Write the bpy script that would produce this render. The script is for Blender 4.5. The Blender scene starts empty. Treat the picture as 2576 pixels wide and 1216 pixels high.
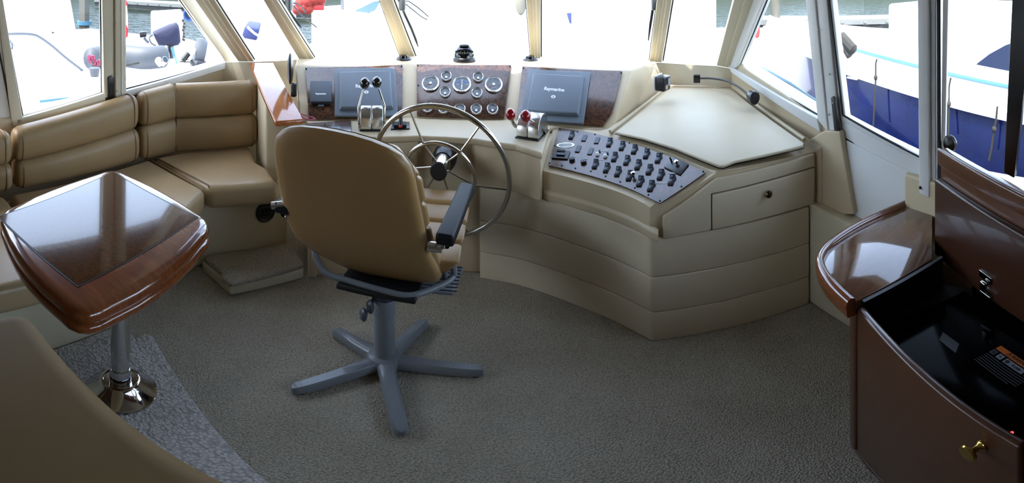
import bpy, bmesh, math, random
from mathutils import Vector as V, Matrix
R = math.radians
SC = bpy.context.scene
COL = SC.collection
random.seed(4)
# ---------------------------------------------------------------- camera model (a stitched sweep: longitude / latitude view)
CAMZ = 1.5
LON = R(140.0); LAT0 = R(3.0); LAT1 = R(56.0)
W_, H_ = 2576.0, 1216.0
def ang(x, y): return (x-W_/2)/W_*LON, LAT0+(LAT1-LAT0)*y/H_
def ray(x, y):
    a, t = ang(x, y); return V((math.sin(a)*math.cos(t), math.cos(a)*math.cos(t), -math.sin(t)))
def PD(x, y, d):
    a, t = ang(x, y); return V((d*math.sin(a), d*math.cos(a), CAMZ-d*math.tan(t)))
def P(x, y, z):
    a, t = ang(x, y); return PD(x, y, (CAMZ-z)/math.tan(t))
O_ = V((0, 0, CAMZ))
def PL(x, y, p, n):
    r = ray(x, y); n = V(n); return O_ + r*((V(p)-O_).dot(n)/r.dot(n))
def PV(x, y, a, b):            # vertical plane through plan points a, b
    n = V((b[1]-a[1], -(b[0]-a[0]), 0)); return PL(x, y, (a[0], a[1], 0), n)
def proj(p):
    d = V(p)-O_; a = math.atan2(d.x, d.y); t = -math.atan2(d.z, math.hypot(d.x, d.y))
    return a/LON*W_+W_/2, (t-LAT0)/(LAT1-LAT0)*H_
# ---------------------------------------------------------------- materials
def lin(c):
    return tuple(((v/255)/12.92 if v/255 <= .04045 else ((v/255+.055)/1.055)**2.4) for v in c)
class Mat:
    def __init__(s, name, col, rough=.5, metal=0, coat=0, spec=.5):
        s.m = bpy.data.materials.new(name); s.m.use_nodes = True
        s.t = s.m.node_tree; s.b = s.t.nodes['Principled BSDF']
        s.col = (*lin(col), 1)
        s.b.inputs['Base Color'].default_value = s.col
        s.b.inputs['Roughness'].default_value = rough; s.b.inputs['Metallic'].default_value = metal
        s.b.inputs['Coat Weight'].default_value = coat; s.b.inputs['Coat Roughness'].default_value = .04
        s.b.inputs['Specular IOR Level'].default_value = spec
        s._co = None
    def n(s, t, **k):
        nd = s.t.nodes.new(t)
        for a, v in k.items(): setattr(nd, a, v)
        return nd
    def L(s, a, b): s.t.links.new(a, b)
    def co(s, scale=(1, 1, 1), rot=(0, 0, 0)):
        tc = s.n('ShaderNodeTexCoord'); mp = s.n('ShaderNodeMapping')
        mp.inputs['Scale'].default_value = scale; mp.inputs['Rotation'].default_value = rot
        s.L(tc.outputs['Object'], mp.inputs['Vector']); return mp.outputs['Vector']
    def noise(s, vec, scale, detail=3, rough=.5, dist=0):
        nd = s.n('ShaderNodeTexNoise'); nd.inputs['Scale'].default_value = scale; nd.inputs['Detail'].default_value = detail
        nd.inputs['Roughness'].default_value = rough; nd.inputs['Distortion'].default_value = dist
        s.L(vec, nd.inputs['Vector']); return nd.outputs['Fac']
    def ramp(s, fac, stops):
        r = s.n('ShaderNodeValToRGB'); cr = r.color_ramp
        while len(cr.elements) < len(stops): cr.elements.new(.5)
        for e, (p, c) in zip(cr.elements, stops): e.position = p; e.color = (*lin(c), 1)
        s.L(fac, r.inputs['Fac']); return r.outputs['Color']
    def base(s, col): s.L(col, s.b.inputs['Base Color'])
    def bump(s, h, strength=.3, dist=.002):
        b = s.n('ShaderNodeBump'); b.inputs['Strength'].default_value = strength; b.inputs['Distance'].default_value = dist
        s.L(h, b.inputs['Height']); s.L(b.outputs['Normal'], s.b.inputs['Normal'])
MATS = {}
def simple(key, col, rough=.5, metal=0, coat=0, spec=.5):
    m = Mat(key, col, rough, metal, coat, spec); MATS[key] = m.m; return m
def mottled(key, c1, c2, rough, scale, bscale, bstr, bdist=.001, coat=0, spec=.5):
    m = simple(key, c1, rough, coat=coat, spec=spec); c = m.co()
    m.base(m.ramp(m.noise(c, scale, 3), [(.3, c1), (.7, c2)]))
    m.bump(m.noise(c, bscale, 2), bstr, bdist); return m
mottled('console_tan', (196, 178, 146), (200, 183, 152), .42, 3, 500, .06)
mottled('vinyl_cream', (204, 190, 161), (209, 196, 168), .5, 4, 420, .12)
mottled('gelcoat_cream', (204, 193, 164), (208, 198, 170), .35, 2, 300, .03)
mottled('leather_tan', (150, 124, 88), (156, 130, 93), .42, 6, 260, .12, spec=.35)
mottled('leather_dark', (110, 88, 58), (115, 93, 62), .6, 6, 260, .1, spec=.15)
mottled('leather_chair', (150, 117, 73), (156, 123, 78), .42, 6, 260, .12)
mottled('leather_pale', (166, 142, 106), (172, 148, 112), .34, 6, 260, .1)
simple('piping', (128, 104, 72), .5)
mottled('frame_cream', (216, 207, 184), (221, 213, 191), .4, 3, 300, .03)
simple('frame_white', (226, 227, 226), .35)
simple('roof_darkened', (128, 120, 106), .7)  # unseen ceiling, toned down to cut bounced light
simple('rubber_black', (14, 15, 17), .6)
simple('plastic_black', (17, 19, 23), .32)
simple('plastic_black_gloss', (9, 9, 11), .08, coat=.6)
simple('pad_black', (13, 15, 19), .55, spec=.3)
simple('plastic_slate', (100, 110, 120), .5)
simple('plastic_slate_dark', (72, 80, 90), .5)
simple('switch_blue', (38, 48, 60), .35)
simple('switch_slate', (46, 55, 68), .35)
simple('chair_grey', (126, 131, 136), .3, coat=.2)
simple('bezel', (232, 232, 232), .28, 1)
simple('chair_grey_dark', (70, 75, 82), .4)
simple('chrome', (205, 205, 205), .06, 1)
simple('steel', (196, 192, 184), .16, 1)
simple('aluminium', (206, 206, 202), .27, 1)
simple('brass', (196, 164, 92), .15, 1)
simple('bronze', (120, 108, 84), .25, 1)
simple('red_gloss', (150, 14, 22), .1, coat=.6)
simple('red_plastic', (190, 36, 40), .35)
simple('red_cloth', (128, 42, 56), .8)
simple('dial_dark', (24, 27, 34), .2, coat=.5)
simple('dial_white', (226, 228, 230), .4)
simple('dial_blue', (74, 118, 190), .4)
simple('ink_white', (225, 228, 232), .5)
simple('ink_grey', (140, 148, 158), .5)
simple('ink_black', (16, 16, 18), .5)
simple('sticker_orange', (214, 112, 40), .5)
simple('sticker_grey', (70, 74, 80), .5)
simple('glass_black', (4, 4, 5), .1, spec=.02)
simple('well_black', (9, 9, 10), .5)
simple('inlay_line', (12, 11, 16), .3, spec=.2)
def carpet(key, c0, c1, c2, scale, strength=.9):
    m = simple(key, c1, .95, spec=.1); c = m.co((1, 1.25, 1))
    vo = m.n('ShaderNodeTexVoronoi'); vo.inputs['Scale'].default_value = scale; vo.feature = 'F1'
    m.L(c, vo.inputs['Vector'])
    big = m.noise(c, 2.2, 4, .6); fine = m.noise(c, scale*1.6, 2)
    mix = m.n('ShaderNodeMix', data_type='RGBA', blend_type='MULTIPLY')
    mix.inputs['Factor'].default_value = 1
    m.L(m.ramp(big, [(.25, c0), (.5, c1), (.78, c2)]), mix.inputs['A'])
    m.L(m.ramp(vo.outputs['Distance'], [(.0, (255, 255, 255)), (.8, (196, 196, 196))]), mix.inputs['B'])
    m.base(mix.outputs['Result'])
    inv = m.n('ShaderNodeMath', operation='MULTIPLY'); inv.inputs[1].default_value = -1
    m.L(vo.outputs['Distance'], inv.inputs[0])
    ad = m.n('ShaderNodeMath', operation='ADD'); m.L(inv.outputs[0], ad.inputs[0]); m.L(fine, ad.inputs[1])
    m.bump(ad.outputs[0], strength, .006); return m
carpet('carpet_floor', (184, 176, 156), (199, 191, 171), (213, 206, 187), 125)
carpet('carpet_mat', (206, 201, 194), (212, 207, 201), (218, 214, 209), 70, 1)
def wood(key, c1, c2, c3, rough=.22, coat=.8, sc=(1, 1, 1), rot=(0, 0, 0), ns=9):
    m = simple(key, c2, rough, coat=coat); c = m.co(sc, rot)
    f = m.noise(c, ns, 6, .62, .8)
    m.base(m.ramp(f, [(.25, c1), (.5, c2), (.75, c3)])); return m
wood('wood_cherry', (92, 44, 18), (114, 58, 25), (134, 72, 32), .2, .9, (1, 6, 3))
wood('wood_cherry_x', (92, 44, 18), (114, 58, 25), (134, 72, 32), .2, .9, (6, 1, 3))
wood('wood_counter', (100, 70, 52), (112, 79, 58), (124, 88, 66), .1, 1.0, (1.5, 6, 1))
wood('wood_cabinet', (66, 37, 21), (74, 42, 24), (82, 48, 28), .3, .35, (2, 2, 9))
wood('wood_lid', (76, 42, 22), (88, 50, 27), (102, 60, 33), .3, .3, (3, 3, 14))
wood('wood_lid_dark', (52, 27, 15), (60, 32, 18), (68, 37, 21), .35, .25, (3, 3, 14))
wood('wood_armrest', (150, 84, 40), (168, 98, 50), (180, 112, 60), .12, 1, (1, 1, 1), ns=14)
m = simple('wood_inlay', (70, 40, 20), .12, coat=.5, spec=.3); c = m.co((1, 1, 1), (0, 0, R(28)))
mp2 = m.n('ShaderNodeMapping'); mp2.inputs['Scale'].default_value = (3.4, 1, 1); m.L(c, mp2.inputs['Vector'])
m.base(m.ramp(m.noise(mp2.outputs['Vector'], 85, 4, .6, 1.2), [(.33, (58, 32, 14)), (.5, (80, 47, 22)), (.7, (100, 63, 31))]))
def burl(key, k=1.0):
    m = simple(key, (70, 42, 28), .25, coat=.45); c = m.co()
    f = m.noise(c, 17, 8, .68, 2.6); vo = m.n('ShaderNodeTexVoronoi'); vo.inputs['Scale'].default_value = 40
    nz = m.n('ShaderNodeTexNoise'); nz.inputs['Scale'].default_value = 24; m.L(c, nz.inputs['Vector'])
    m.L(nz.outputs['Color'], vo.inputs['Vector'])
    mul = m.n('ShaderNodeMath', operation='MULTIPLY_ADD'); mul.inputs[1].default_value = .35
    m.L(vo.outputs['Distance'], mul.inputs[0]); m.L(f, mul.inputs[2])
    m.base(m.ramp(mul.outputs[0], [(.40, (10, 6, 5)), (.52, (30, 18, 12)), (.63, (56, 34, 22)), (.8, (96, 62, 40))])); return m
burl('burl'); MATS['burl'].node_tree.nodes['Principled BSDF'].inputs['Coat Roughness'].default_value = .1
def glass():
    m = bpy.data.materials.new('window_glass'); m.use_nodes = True; t = m.node_tree; t.nodes.clear()
    o = t.nodes.new('ShaderNodeOutputMaterial'); mx = t.nodes.new('ShaderNodeMixShader'); tr = t.nodes.new('ShaderNodeBsdfTransparent')
    gl = t.nodes.new('ShaderNodeBsdfGlossy'); fr = t.nodes.new('ShaderNodeFresnel'); fr.inputs['IOR'].default_value = 1.25
    tr.inputs['Color'].default_value = (.94, .96, .96, 1); gl.inputs['Roughness'].default_value = .01
    ge = t.nodes.new('ShaderNodeNewGeometry'); sb = t.nodes.new('ShaderNodeMath'); sb.operation = 'SUBTRACT'; sb.inputs[0].default_value = 1
    ml = t.nodes.new('ShaderNodeMath'); ml.operation = 'MULTIPLY'; t.links.new(ge.outputs['Backfacing'], sb.inputs[1]); t.links.new(sb.outputs[0], ml.inputs[0])
    t.links.new(fr.outputs[0], ml.inputs[1]); t.links.new(ml.outputs[0], mx.inputs[0]); t.links.new(tr.outputs[0], mx.inputs[1]); t.links.new(gl.outputs[0], mx.inputs[2])
    t.links.new(mx.outputs[0], o.inputs[0]); MATS['window_glass'] = m
glass()
m = bpy.data.materials.new('led_red'); m.use_nodes = True
b = m.node_tree.nodes['Principled BSDF']; b.inputs['Base Color'].default_value = (.8, .02, .02, 1)
b.inputs['Emission Color'].default_value = (1, .05, .05, 1); b.inputs['Emission Strength'].default_value = 1.2; MATS['led_red'] = m
# ---------------------------------------------------------------- mesh building
def BM(): return bmesh.new()
def face(bm, pts):
    try: return bm.faces.new([bm.verts.new(p) for p in pts])
    except ValueError: return None
def prism(bm, lo, hi):
    n = len(lo); a = [bm.verts.new(p) for p in lo]; b = [bm.verts.new(p) for p in hi]
    bm.faces.new(a[::-1]); bm.faces.new(b)
    for i in range(n): bm.faces.new((a[i], a[(i+1) % n], b[(i+1) % n], b[i]))
    return bm
def extr(bm, poly, vec):
    vec = V(vec); return prism(bm, [V(p) for p in poly], [V(p)+vec for p in poly])
def zprism(bm, plan, z0, z1): return prism(bm, [V((p[0], p[1], z0)) for p in plan], [V((p[0], p[1], z1)) for p in plan])
def box(bm, c, s, mat=None):
    x, y, z = s[0]/2, s[1]/2, s[2]/2
    pts = [V((sx*x, sy*y, sz*z)) for sz in (-1, 1) for sx, sy in ((-1, -1), (1, -1), (1, 1), (-1, 1))]
    if mat is not None: pts = [mat @ p for p in pts]
    pts = [p+V(c) for p in pts]
    return prism(bm, pts[:4], pts[4:])
def loft(bm, rows, closed=False, caps=False):
    vs = [[bm.verts.new(p) for p in r] for r in rows]; n = len(rows[0])
    for i in range(len(rows)-1):
        for j in range(n if closed else n-1):
            k = (j+1) % n
            try: bm.faces.new((vs[i][j], vs[i][k], vs[i+1][k], vs[i+1][j]))
            except ValueError: pass
    if caps:
        bm.faces.new(vs[0][::-1]); bm.faces.new(vs[-1])
    return bm
def frame_of(d):
    d = V(d).normalized(); u = V((0, 0, 1)) if abs(d.z) < .9 else V((1, 0, 0))
    a = d.cross(u).normalized(); return a, a.cross(d).normalized()
def tube(bm, path, r, n=10, closed=False, flat=1.0):
    path = [V(p) for p in path]; N = len(path); rows = []; rr = r if isinstance(r, (list, tuple)) else [r]*N
    a = None
    for i, p in enumerate(path):
        if closed: d = path[(i+1) % N]-path[i-1]
        else: d = path[min(i+1, N-1)]-path[max(i-1, 0)]
        d.normalize()
        if a is None: a, b = frame_of(d)
        else:
            a = (a-d*a.dot(d)).normalized(); b = a.cross(d).normalized()
        rows.append([p+(a*math.cos(2*math.pi*k/n)+b*math.sin(2*math.pi*k/n)*flat)*rr[i] for k in range(n)])
    if closed: rows.append(rows[0]); return loft(bm, rows, True)
    return loft(bm, rows, True, True)
def lathe(bm, prof, o=(0, 0, 0), ax=(0, 0, 1), n=28):
    o = V(o); ax = V(ax).normalized(); a, b = frame_of(ax)
    rows = [[o+ax*h+(a*math.cos(2*math.pi*k/n)+b*math.sin(2*math.pi*k/n))*max(r, 1e-4) for k in range(n)] for r, h in prof]
    return loft(bm, rows, True, True)
def ball(bm, c, r, s=(1, 1, 1), n=16):
    mt = Matrix.Translation(V(c)) @ Matrix.Diagonal((*[r*k for k in s], 1))
    bmesh.ops.create_uvsphere(bm, u_segments=n, v_segments=n//2+2, radius=1, matrix=mt); return bm
def curve_pts(pts, n=6, closed=False):           # Catmull-Rom through the points
    pts = [V(p) for p in pts]; out = []; N = len(pts)
    for i in range(N if closed else N-1):
        p0 = pts[i-1] if (i > 0 or closed) else pts[0]*2-pts[1]; p1 = pts[i]; p2 = pts[(i+1) % N]
        p3 = pts[(i+2) % N] if (i+2 < N or closed) else p2*2-p1
        for k in range(n):
            t = k/n; out.append(.5*((2*p1)+(p2-p0)*t+(2*p0-5*p1+4*p2-p3)*t*t+(3*p1-p0-3*p2+p3)*t**3))
    if not closed: out.append(pts[-1])
    return out
def text_bm(bm, s, size, o, ux, uy, extr_=.0004, bold=0, align='CENTER'):
    cu = bpy.data.curves.new('t', 'FONT'); cu.body = s; cu.size = size; cu.align_x = align; cu.align_y = 'CENTER'
    cu.extrude = extr_; cu.offset = bold; cu.resolution_u = 2
    ob = bpy.data.objects.new('t', cu); COL.objects.link(ob)
    bpy.context.view_layer.update()
    me = bpy.data.meshes.new_from_object(ob.evaluated_get(bpy.context.evaluated_depsgraph_get()))
    bpy.data.objects.remove(ob); bpy.data.curves.remove(cu)
    ux = V(ux).normalized(); uy = V(uy).normalized(); uz = ux.cross(uy); o = V(o)
    me.transform(Matrix(((ux.x, uy.x, uz.x, o.x), (ux.y, uy.y, uz.y, o.y), (ux.z, uy.z, uz.z, o.z), (0, 0, 0, 1))))
    bm.from_mesh(me); bpy.data.meshes.remove(me); return bm
ROOTLOC = {}
def wloc(o):
    l = V((0, 0, 0))
    while o is not None: l = l+o.location; o = o.parent
    return l
def mk(name, bm, mat, parent=None, bev=0, seg=3, ang_=38, smooth=True, bmin=25, weld=True):
    if weld: bmesh.ops.remove_doubles(bm, verts=bm.verts, dist=1e-5)
    bmesh.ops.recalc_face_normals(bm, faces=bm.faces)
    if bev:
        es = [e for e in bm.edges if len(e.link_faces) == 2 and e.calc_face_angle(0) > R(bmin)]
        bmesh.ops.bevel(bm, geom=es, offset=bev, segments=seg, profile=.5, affect='EDGES', clamp_overlap=True)
    for f in bm.faces: f.smooth = smooth
    for e in bm.edges: e.smooth = not (len(e.link_faces) != 2 or e.calc_face_angle(0) > R(ang_))
    me = bpy.data.meshes.new(name); bm.to_mesh(me); bm.free()
    o = bpy.data.objects.new(name, me); COL.objects.link(o)
    if parent is not None:
        me.transform(Matrix.Translation(-wloc(parent))); o.parent = parent
    else:
        xs = [v.co for v in me.vertices]
        l = V(((min(v.x for v in xs)+max(v.x for v in xs))/2, (min(v.y for v in xs)+max(v.y for v in xs))/2, min(v.z for v in xs)))
        me.transform(Matrix.Translation(-l)); o.location = l
    me.materials.append(MATS[mat] if isinstance(mat, str) else mat); return o
def tag(o, label, cat, group=None):
    o['label'] = label; o['category'] = cat
    if group: o['group'] = group
    return o
def thing(name, label, cat, loc, group=None):
    o = bpy.data.objects.new(name, None); COL.objects.link(o); o.location = V(loc); o.empty_display_size = .05
    return tag(o, label, cat, group)
def struct(name, loc=(0, 0, 0), bm=None, mat=None, **k):
    if bm is not None: o = mk(name, bm, mat, **k)
    else:
        o = bpy.data.objects.new(name, None); COL.objects.link(o); o.location = V(loc)
    o['kind'] = 'structure'; return o
def place(proto, M, parent):     # copy a built part and its sub-parts under another thing
    c = proto.copy(); COL.objects.link(c); c.parent = parent; c.matrix_local = Matrix.Translation(-wloc(parent)) @ M
    for ch in proto.children:
        d = ch.copy(); COL.objects.link(d); d.parent = c
    return c
def basis(o, x, y, z):
    x, y, z = V(x).normalized(), V(y).normalized(), V(z).normalized(); o = V(o)
    return Matrix(((x.x, y.x, z.x, o.x), (x.y, y.y, z.y, o.y), (x.z, y.z, z.z, o.z), (0, 0, 0, 1)))
# ================================================================ ROOM SHELL
zw = -1.25                                                     # harbour water level below the cabin sole
bm = BM(); zprism(bm, [(-2.35, -2.3), (1.5, -2.3), (1.5, 2.9), (-2.35, 2.9)], -.06, 0); struct('floor', bm=bm, mat='carpet_floor')
bm = BM(); zprism(bm, [(-2.85, -2.4), (1.9, -2.4), (1.9, 1.6), (1.5, 2.1), (.9, 2.38), (.1, 2.56), (-.8, 2.56), (-1.6, 2.35), (-2.3, 2.15), (-2.85, 1.5)], 1.93, 2.02); struct('ceiling', bm=bm, mat='roof_darkened')  # out of view; overhang widened to keep the sun off the settee
# left side: inner face of the wall, ledge and windows
LW = [(-2.32, -2.3), (-2.30, 1.0), (-2.05, 2.48), (-1.93, 2.66)]
LZ = [.70, .795, .925, .95]
bm = BM()
rows = []
for (x, y), z in zip(LW, LZ):
    rows.append([V((x, y, -.05)), V((x, y, z)), V((x-.14, y+.02, z+.01)), V((x-.14, y+.02, -.05))])
loft(bm, rows, True, True); struct('wall_left', bm=bm, mat='console_tan', bev=.012)
LA, LB, LC = LW[1], LW[2], (-2.32, -2.3)
def pl(x, y):  # point on the left glazing plane
    return PV(x, y, LA, LB)
NL = V((-(LB[1]-LA[1]), LB[0]-LA[0], 0)).normalized()          # outward
def lin2(a, b, y): t = (y-a[1])/(b[1]-a[1]); return (a[0]+(b[0]-a[0])*t, y)
def strip(bm, l0, l1, r0, r1, f, nrm, th, inn=.0):
    """bar between a left image line l0-l1 and a right image line r0-r1, lying on the plane f, th thick outwards"""
    q = [f(*l0), f(*r0), f(*r1), f(*l1)]
    extr(bm, [p-nrm*inn for p in q], nrm*(th+inn))
TOP = -215
def bar(name, l0, l1, r0, r1, f, nrm, th, mat, par=None, inn=.02, bev=.005, top=TOP):
    bm = BM(); strip(bm, lin2(l0, l1, top), l1, lin2(r0, r1, top), r1, f, nrm, th, inn)
    return mk(name, bm, mat, par, bev=bev)
def pane(name, par, pts, f, nrm, off=.02):
    bm = BM(); extr(bm, [f(*p)+nrm*off for p in pts], nrm*.006); return mk(name, bm, 'window_glass', par)
def seal(par, pts, f, nrm, r=.004, off=.012, closed=False):
    bm = BM(); tube(bm, [f(*p)+nrm*off for p in pts], r, 6, closed); return mk('seal', bm, 'rubber_black', par)
w1 = struct('window_1', pl(150, 250))
bar('frame_post', (-8, 0), (30, 320), (7, 0), (57, 303), pl, NL, .05, 'frame_cream', w1)
bar('frame_post', (-60, 0), (-18, 330), (-8, 0), (30, 320), pl, NL, .03, 'frame_white', w1, inn=.0)
bar('frame_post', (255, 0), (260, 246), (283, 0), (285, 240), pl, NL, .04, 'frame_cream', w1, inn=.015)
bm = BM(); strip(bm, (40, 298), (40, 318), (262, 232), (262, 254), pl, NL, .05, .02); mk('bottom_rail', bm, 'frame_cream', w1, bev=.004)
pane('pane', w1, [lin2((5, 0), (57, 300), TOP), (57, 296), (259, 236), (253, TOP)], pl, NL)
seal(w1, [lin2((6, 0), (59, 296), TOP), (59, 293), (257, 234), (251, TOP)], pl, NL)
seal(w1, [(-2, 130), (20, 240), (33, 314)], pl, NL, .006, .0)
# hand pull on the sliding pane
bm = BM(); pts = [(268, 192), (276, 188), (283, 193), (283, 246), (276, 250), (269, 246)]
extr(bm, [pl(*p)-NL*.016 for p in pts], -NL*.008); h = mk('handle', bm, 'plastic_black', w1, bev=.003)
bm = BM(); extr(bm, [pl(*p)-NL*.024 for p in ((272, 206), (280, 206), (280, 236), (272, 236))], -NL*.002); mk('finger_pull', bm, 'rubber_black', h)
w2 = struct('window_2', pl(430, 150))
bar('frame_post', (285, 0), (286, 244), (312, 0), (313, 236), pl, NL, .045, 'frame_cream', w2, inn=.028)
bar('frame_post', (299, 0), (300, 244), (302, 0), (303, 244), pl, NL, .01, 'frame_white', w2, inn=.032, bev=.002)
bar('frame_post', (455, 0), (566, 156), (490, 0), (602, 157), pl, NL, .04, 'frame_cream', w2)
bm = BM(); strip(bm, (310, 228), (310, 244), (585, 148), (600, 160), pl, NL, .05, .02); mk('bottom_rail', bm, 'frame_white', w2, bev=.004)
pane('pane', w2, [(312, TOP), (313, 226), (567, 155), lin2((455, 0), (567, 155), TOP)], pl, NL)
seal(w2, [lin2((454, 0), (567, 155), TOP), (567, 154), (313, 226)], pl, NL)
for i, (x, y) in enumerate(((286, 57), (272, 144), (289, 226))):
    bm = BM(); ball(bm, pl(x, y)-NL*.029, .0045, (1, 1, 1), 10); mk('screw', bm, 'steel', w1 if i == 1 else w2)
# windscreen: bases and raked heads of the mullions
ZB = .985
def wpost(name, bl, br, tl, tr, db, dt, th, mat, par, inn=.0, bev=.006):
    """mullion between base pixels (bl, br at distance db) and head pixels at the frame top (distance dt), carried on up to the roof"""
    B0, B1, T0, T1 = PD(*bl, db), PD(*br, db), PD(*tl, dt), PD(*tr, dt)
    k = (1.93-B0.z)/(T0.z-B0.z)
    T0, T1 = B0.lerp(T0, k), B1.lerp(T1, k)
    n = (T0-B0).cross(B1-B0).normalized()
    if n.dot(B0-O_) < 0: n = -n
    bm = BM(); extr(bm, [B0, B1, T1, T0], n*th); return mk(name, bm, mat, par, bev=bev), (B0, B1, T0, T1, n)
t1 = struct('trim_1', PD(600, 150, 3.1))
_, pA = wpost('pillar', (600, 156), (640, 156), (490, 0), (540, 0), 3.18, 2.82, .07, 'frame_cream', t1)
wpost('cover_strip', (612, 156), (628, 156), (508, 0), (522, 0), 3.165, 2.80, .02, 'frame_cream', t1)
t2 = struct('trim_2', PD(750, 130, 3.1))
_, pB = wpost('mullion', (752, 150), (792, 150), (662, 0), (697, 0), 3.16, 2.88, .06, 'frame_cream', t2)
wpost('cover_strip', (766, 150), (778, 150), (674, 0), (684, 0), 3.15, 2.87, .015, 'frame_cream', t2)
t3 = struct('trim_3', PD(1010, 130, 3.1))
_, pC = wpost('mullion', (1008, 148), (1046, 148), (954, 0), (988, 0), 3.26, 2.93, .06, 'frame_cream', t3)
wpost('cover_strip', (1024, 148), (1034, 148), (968, 0), (978, 0), 3.25, 2.92, .015, 'frame_cream', t3)
t4 = struct('trim_4', PD(1340, 130, 3.1))
_, pD = wpost('mullion', (1335, 148), (1360, 148), (1323, 0), (1360, 0), 3.22, 2.9, .06, 'frame_cream', t4)
wpost('cover_strip', (1344, 148), (1354, 148), (1338, 0), (1349, 0), 3.21, 2.89, .015, 'frame_cream', t4)
t5 = struct('trim_5', PD(1650, 150, 2.9))
_, pE = wpost('mullion', (1633, 157), (1665, 158), (1653, 0), (1691, 0), 3.05, 2.75, .06, 'frame_cream', t5)
wpost('cover_strip', (1645, 157), (1655, 158), (1668, 0), (1678, 0), 3.04, 2.74, .015, 'frame_cream', t5)
t6 = struct('trim_6', PD(1830, 160, 2.75))
_, pF = wpost('pillar', (1802, 166), (1850, 175), (1846, 0), (1905, 0), 2.86, 2.6, .07, 'frame_cream', t6)
wpost('cover_strip', (1822, 166), (1846, 172), (1872, 0), (1899, 0), 2.845, 2.585, .02, 'frame_cream', t6)
def wpane(name, a, b):
    s = struct(name, a[1]); n = ((b[0]-a[1]).cross(a[3]-a[1])).normalized()
    if n.dot(a[1]-O_) < 0: n = -n
    bm = BM(); extr(bm, [p+n*.03 for p in (a[1], b[0], b[2], a[3])], n*.006); mk('pane', bm, 'window_glass', s)
    bm = BM(); tube(bm, [p+n*.02 for p in (a[1], a[3], b[2], b[0])], .006, 6); mk('seal', bm, 'rubber_black', s)
for i, (a, b) in enumerate(((pA, pB), (pB, pC), (pC, pD), (pD, pE), (pE, pF))): wpane('window_%d' % (i+3), a, b)
# wall under the windscreen (outer skin of the dash)
bases = [V((LW[2][0], LW[2][1], .94)), pA[0], pA[1], pB[0], pB[1], pC[0], pC[1], pD[0], pD[1], pE[0], pE[1], pF[0], pF[1]]
bm = BM(); loft(bm, [[p, p+V((0, .05, 0)), V((p.x, p.y+.05, -.05)), V((p.x, p.y, -.05))] for p in bases], True, True)
struct('wall_front', bm=bm, mat='frame_cream')
# right side
XR = 1.42
def pr(x, y): return PL(x, y, (XR, 0, 0), (1, 0, 0))
NR = V((1, 0, 0))
w8 = struct('window_8', pr(1960, 150))
bar('frame_post', (1895, 0), (1838, 172), (1925, 0), (1856, 170), pr, NR, .04, 'frame_white', w8, inn=.012)
bar('frame_post', (2034, 0), (2064, 300), (2058, 0), (2090, 331), pr, NR, .045, 'frame_white', w8, inn=.02)
bar('frame_post', (2058, 0), (2090, 331), (2084, 0), (2116, 331), pr, NR, .045, 'frame_white', w8, inn=.012)
bm = BM(); strip(bm, (1838, 163), (1845, 181), (2062, 296), (2070, 331), pr, NR, .05, .02); mk('bottom_rail', bm, 'frame_white', w8, bev=.004)
pane('pane', w8, [lin2((1925, 0), (1856, 168), TOP), (1856, 168), (2065, 298), lin2((2034, 0), (2065, 298), TOP)], pr, NR)
seal(w8, [lin2((1926, 0), (1857, 167), TOP), (1857, 167), (2064, 296)], pr, NR)
for x, y in ((2066, 74), (2094, 185), (2093, 286)):
    bm = BM(); ball(bm, pr(x, y)-NR*.02, .005, (1, 1, 1), 10); mk('screw', bm, 'steel', w8)
# lower right wall from the windscreen corner to the door, and under the side window
bm = BM(); q = [(2.46, 1.02), (2.3, 1.0), (1.9, .945), (1.5, .878), (1.33, .845)]
loft(bm, [[V((XR, y, -.05)), V((XR, y, z)), V((XR+.12, y, z)), V((XR+.12, y, -.05))] for y, z in q], True, True)
struct('wall_right', bm=bm, mat='console_tan', bev=.006)
# cream lower part of the wall beside the door
bm = BM(); zprism(bm, [(1.338, 1.75), (1.42, 1.75), (1.42, .7), (1.338, .7)], 0, .53); struct('trim_7', bm=bm, mat='gelcoat_cream', bev=.012)
bm = BM(); extr(bm, [PL(x, y, (1.385, 0, 0), (1, 0, 0)) for x, y in ((2036, 352), (2074, 329), (2112, 331), (2147, 540), (2064, 540), (2036, 540))], (.034, 0, 0)); struct('trim_8', bm=bm, mat='console_tan', bev=.006)
# side door
d1 = struct('door_1', pr(2220, 400))
bm = BM(); extr(bm, [pr(2110, 331)+NR*.0, pr(2126, 297), pr(2322, 402), pr(2322, 640), pr(2155, 640), pr(2140, 520)], NR*.04); mk('door_panel', bm, 'frame_white', d1, bev=.004)
bm = BM(); extr(bm, [p-NR*.006 for p in (pr(2130, 352), pr(2312, 440), pr(2312, 620), pr(2165, 620))], NR*.01); mk('raised_field', bm, 'frame_white', d1, bev=.004)
bar('frame_post', (2085, 0), (2117, 331), (2093, 0), (2127, 300), pr, NR, .04, 'frame_white', d1, inn=.0)
bm = BM(); strip(bm, (2117, 288), (2117, 302), (2322, 394), (2322, 408), pr, NR, .04, .004); mk('bottom_rail', bm, 'frame_white', d1, bev=.003)
pane('pane', d1, [lin2((2092, 0), (2124, 288), TOP), (2123, 290), (2319, 396), (2318, TOP)], pr, NR)
seal(d1, [lin2((2087, 0), (2121, 288), TOP), (2121, 290), (2319, 397)], pr, NR, .006, .0)
seal(d1, [(2106, 325), (2122, 430), (2143, 560), (2152, 640)], pr, NR, .004, -.012)
bm = BM(); pts = [(2100, 243), (2106, 239), (2111, 245), (2124, 340), (2121, 349), (2115, 347), (2109, 330)]
extr(bm, [pr(*p)-NR*.02 for p in pts], -NR*.008); h = mk('handle', bm, 'plastic_black', d1, bev=.003)
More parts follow.
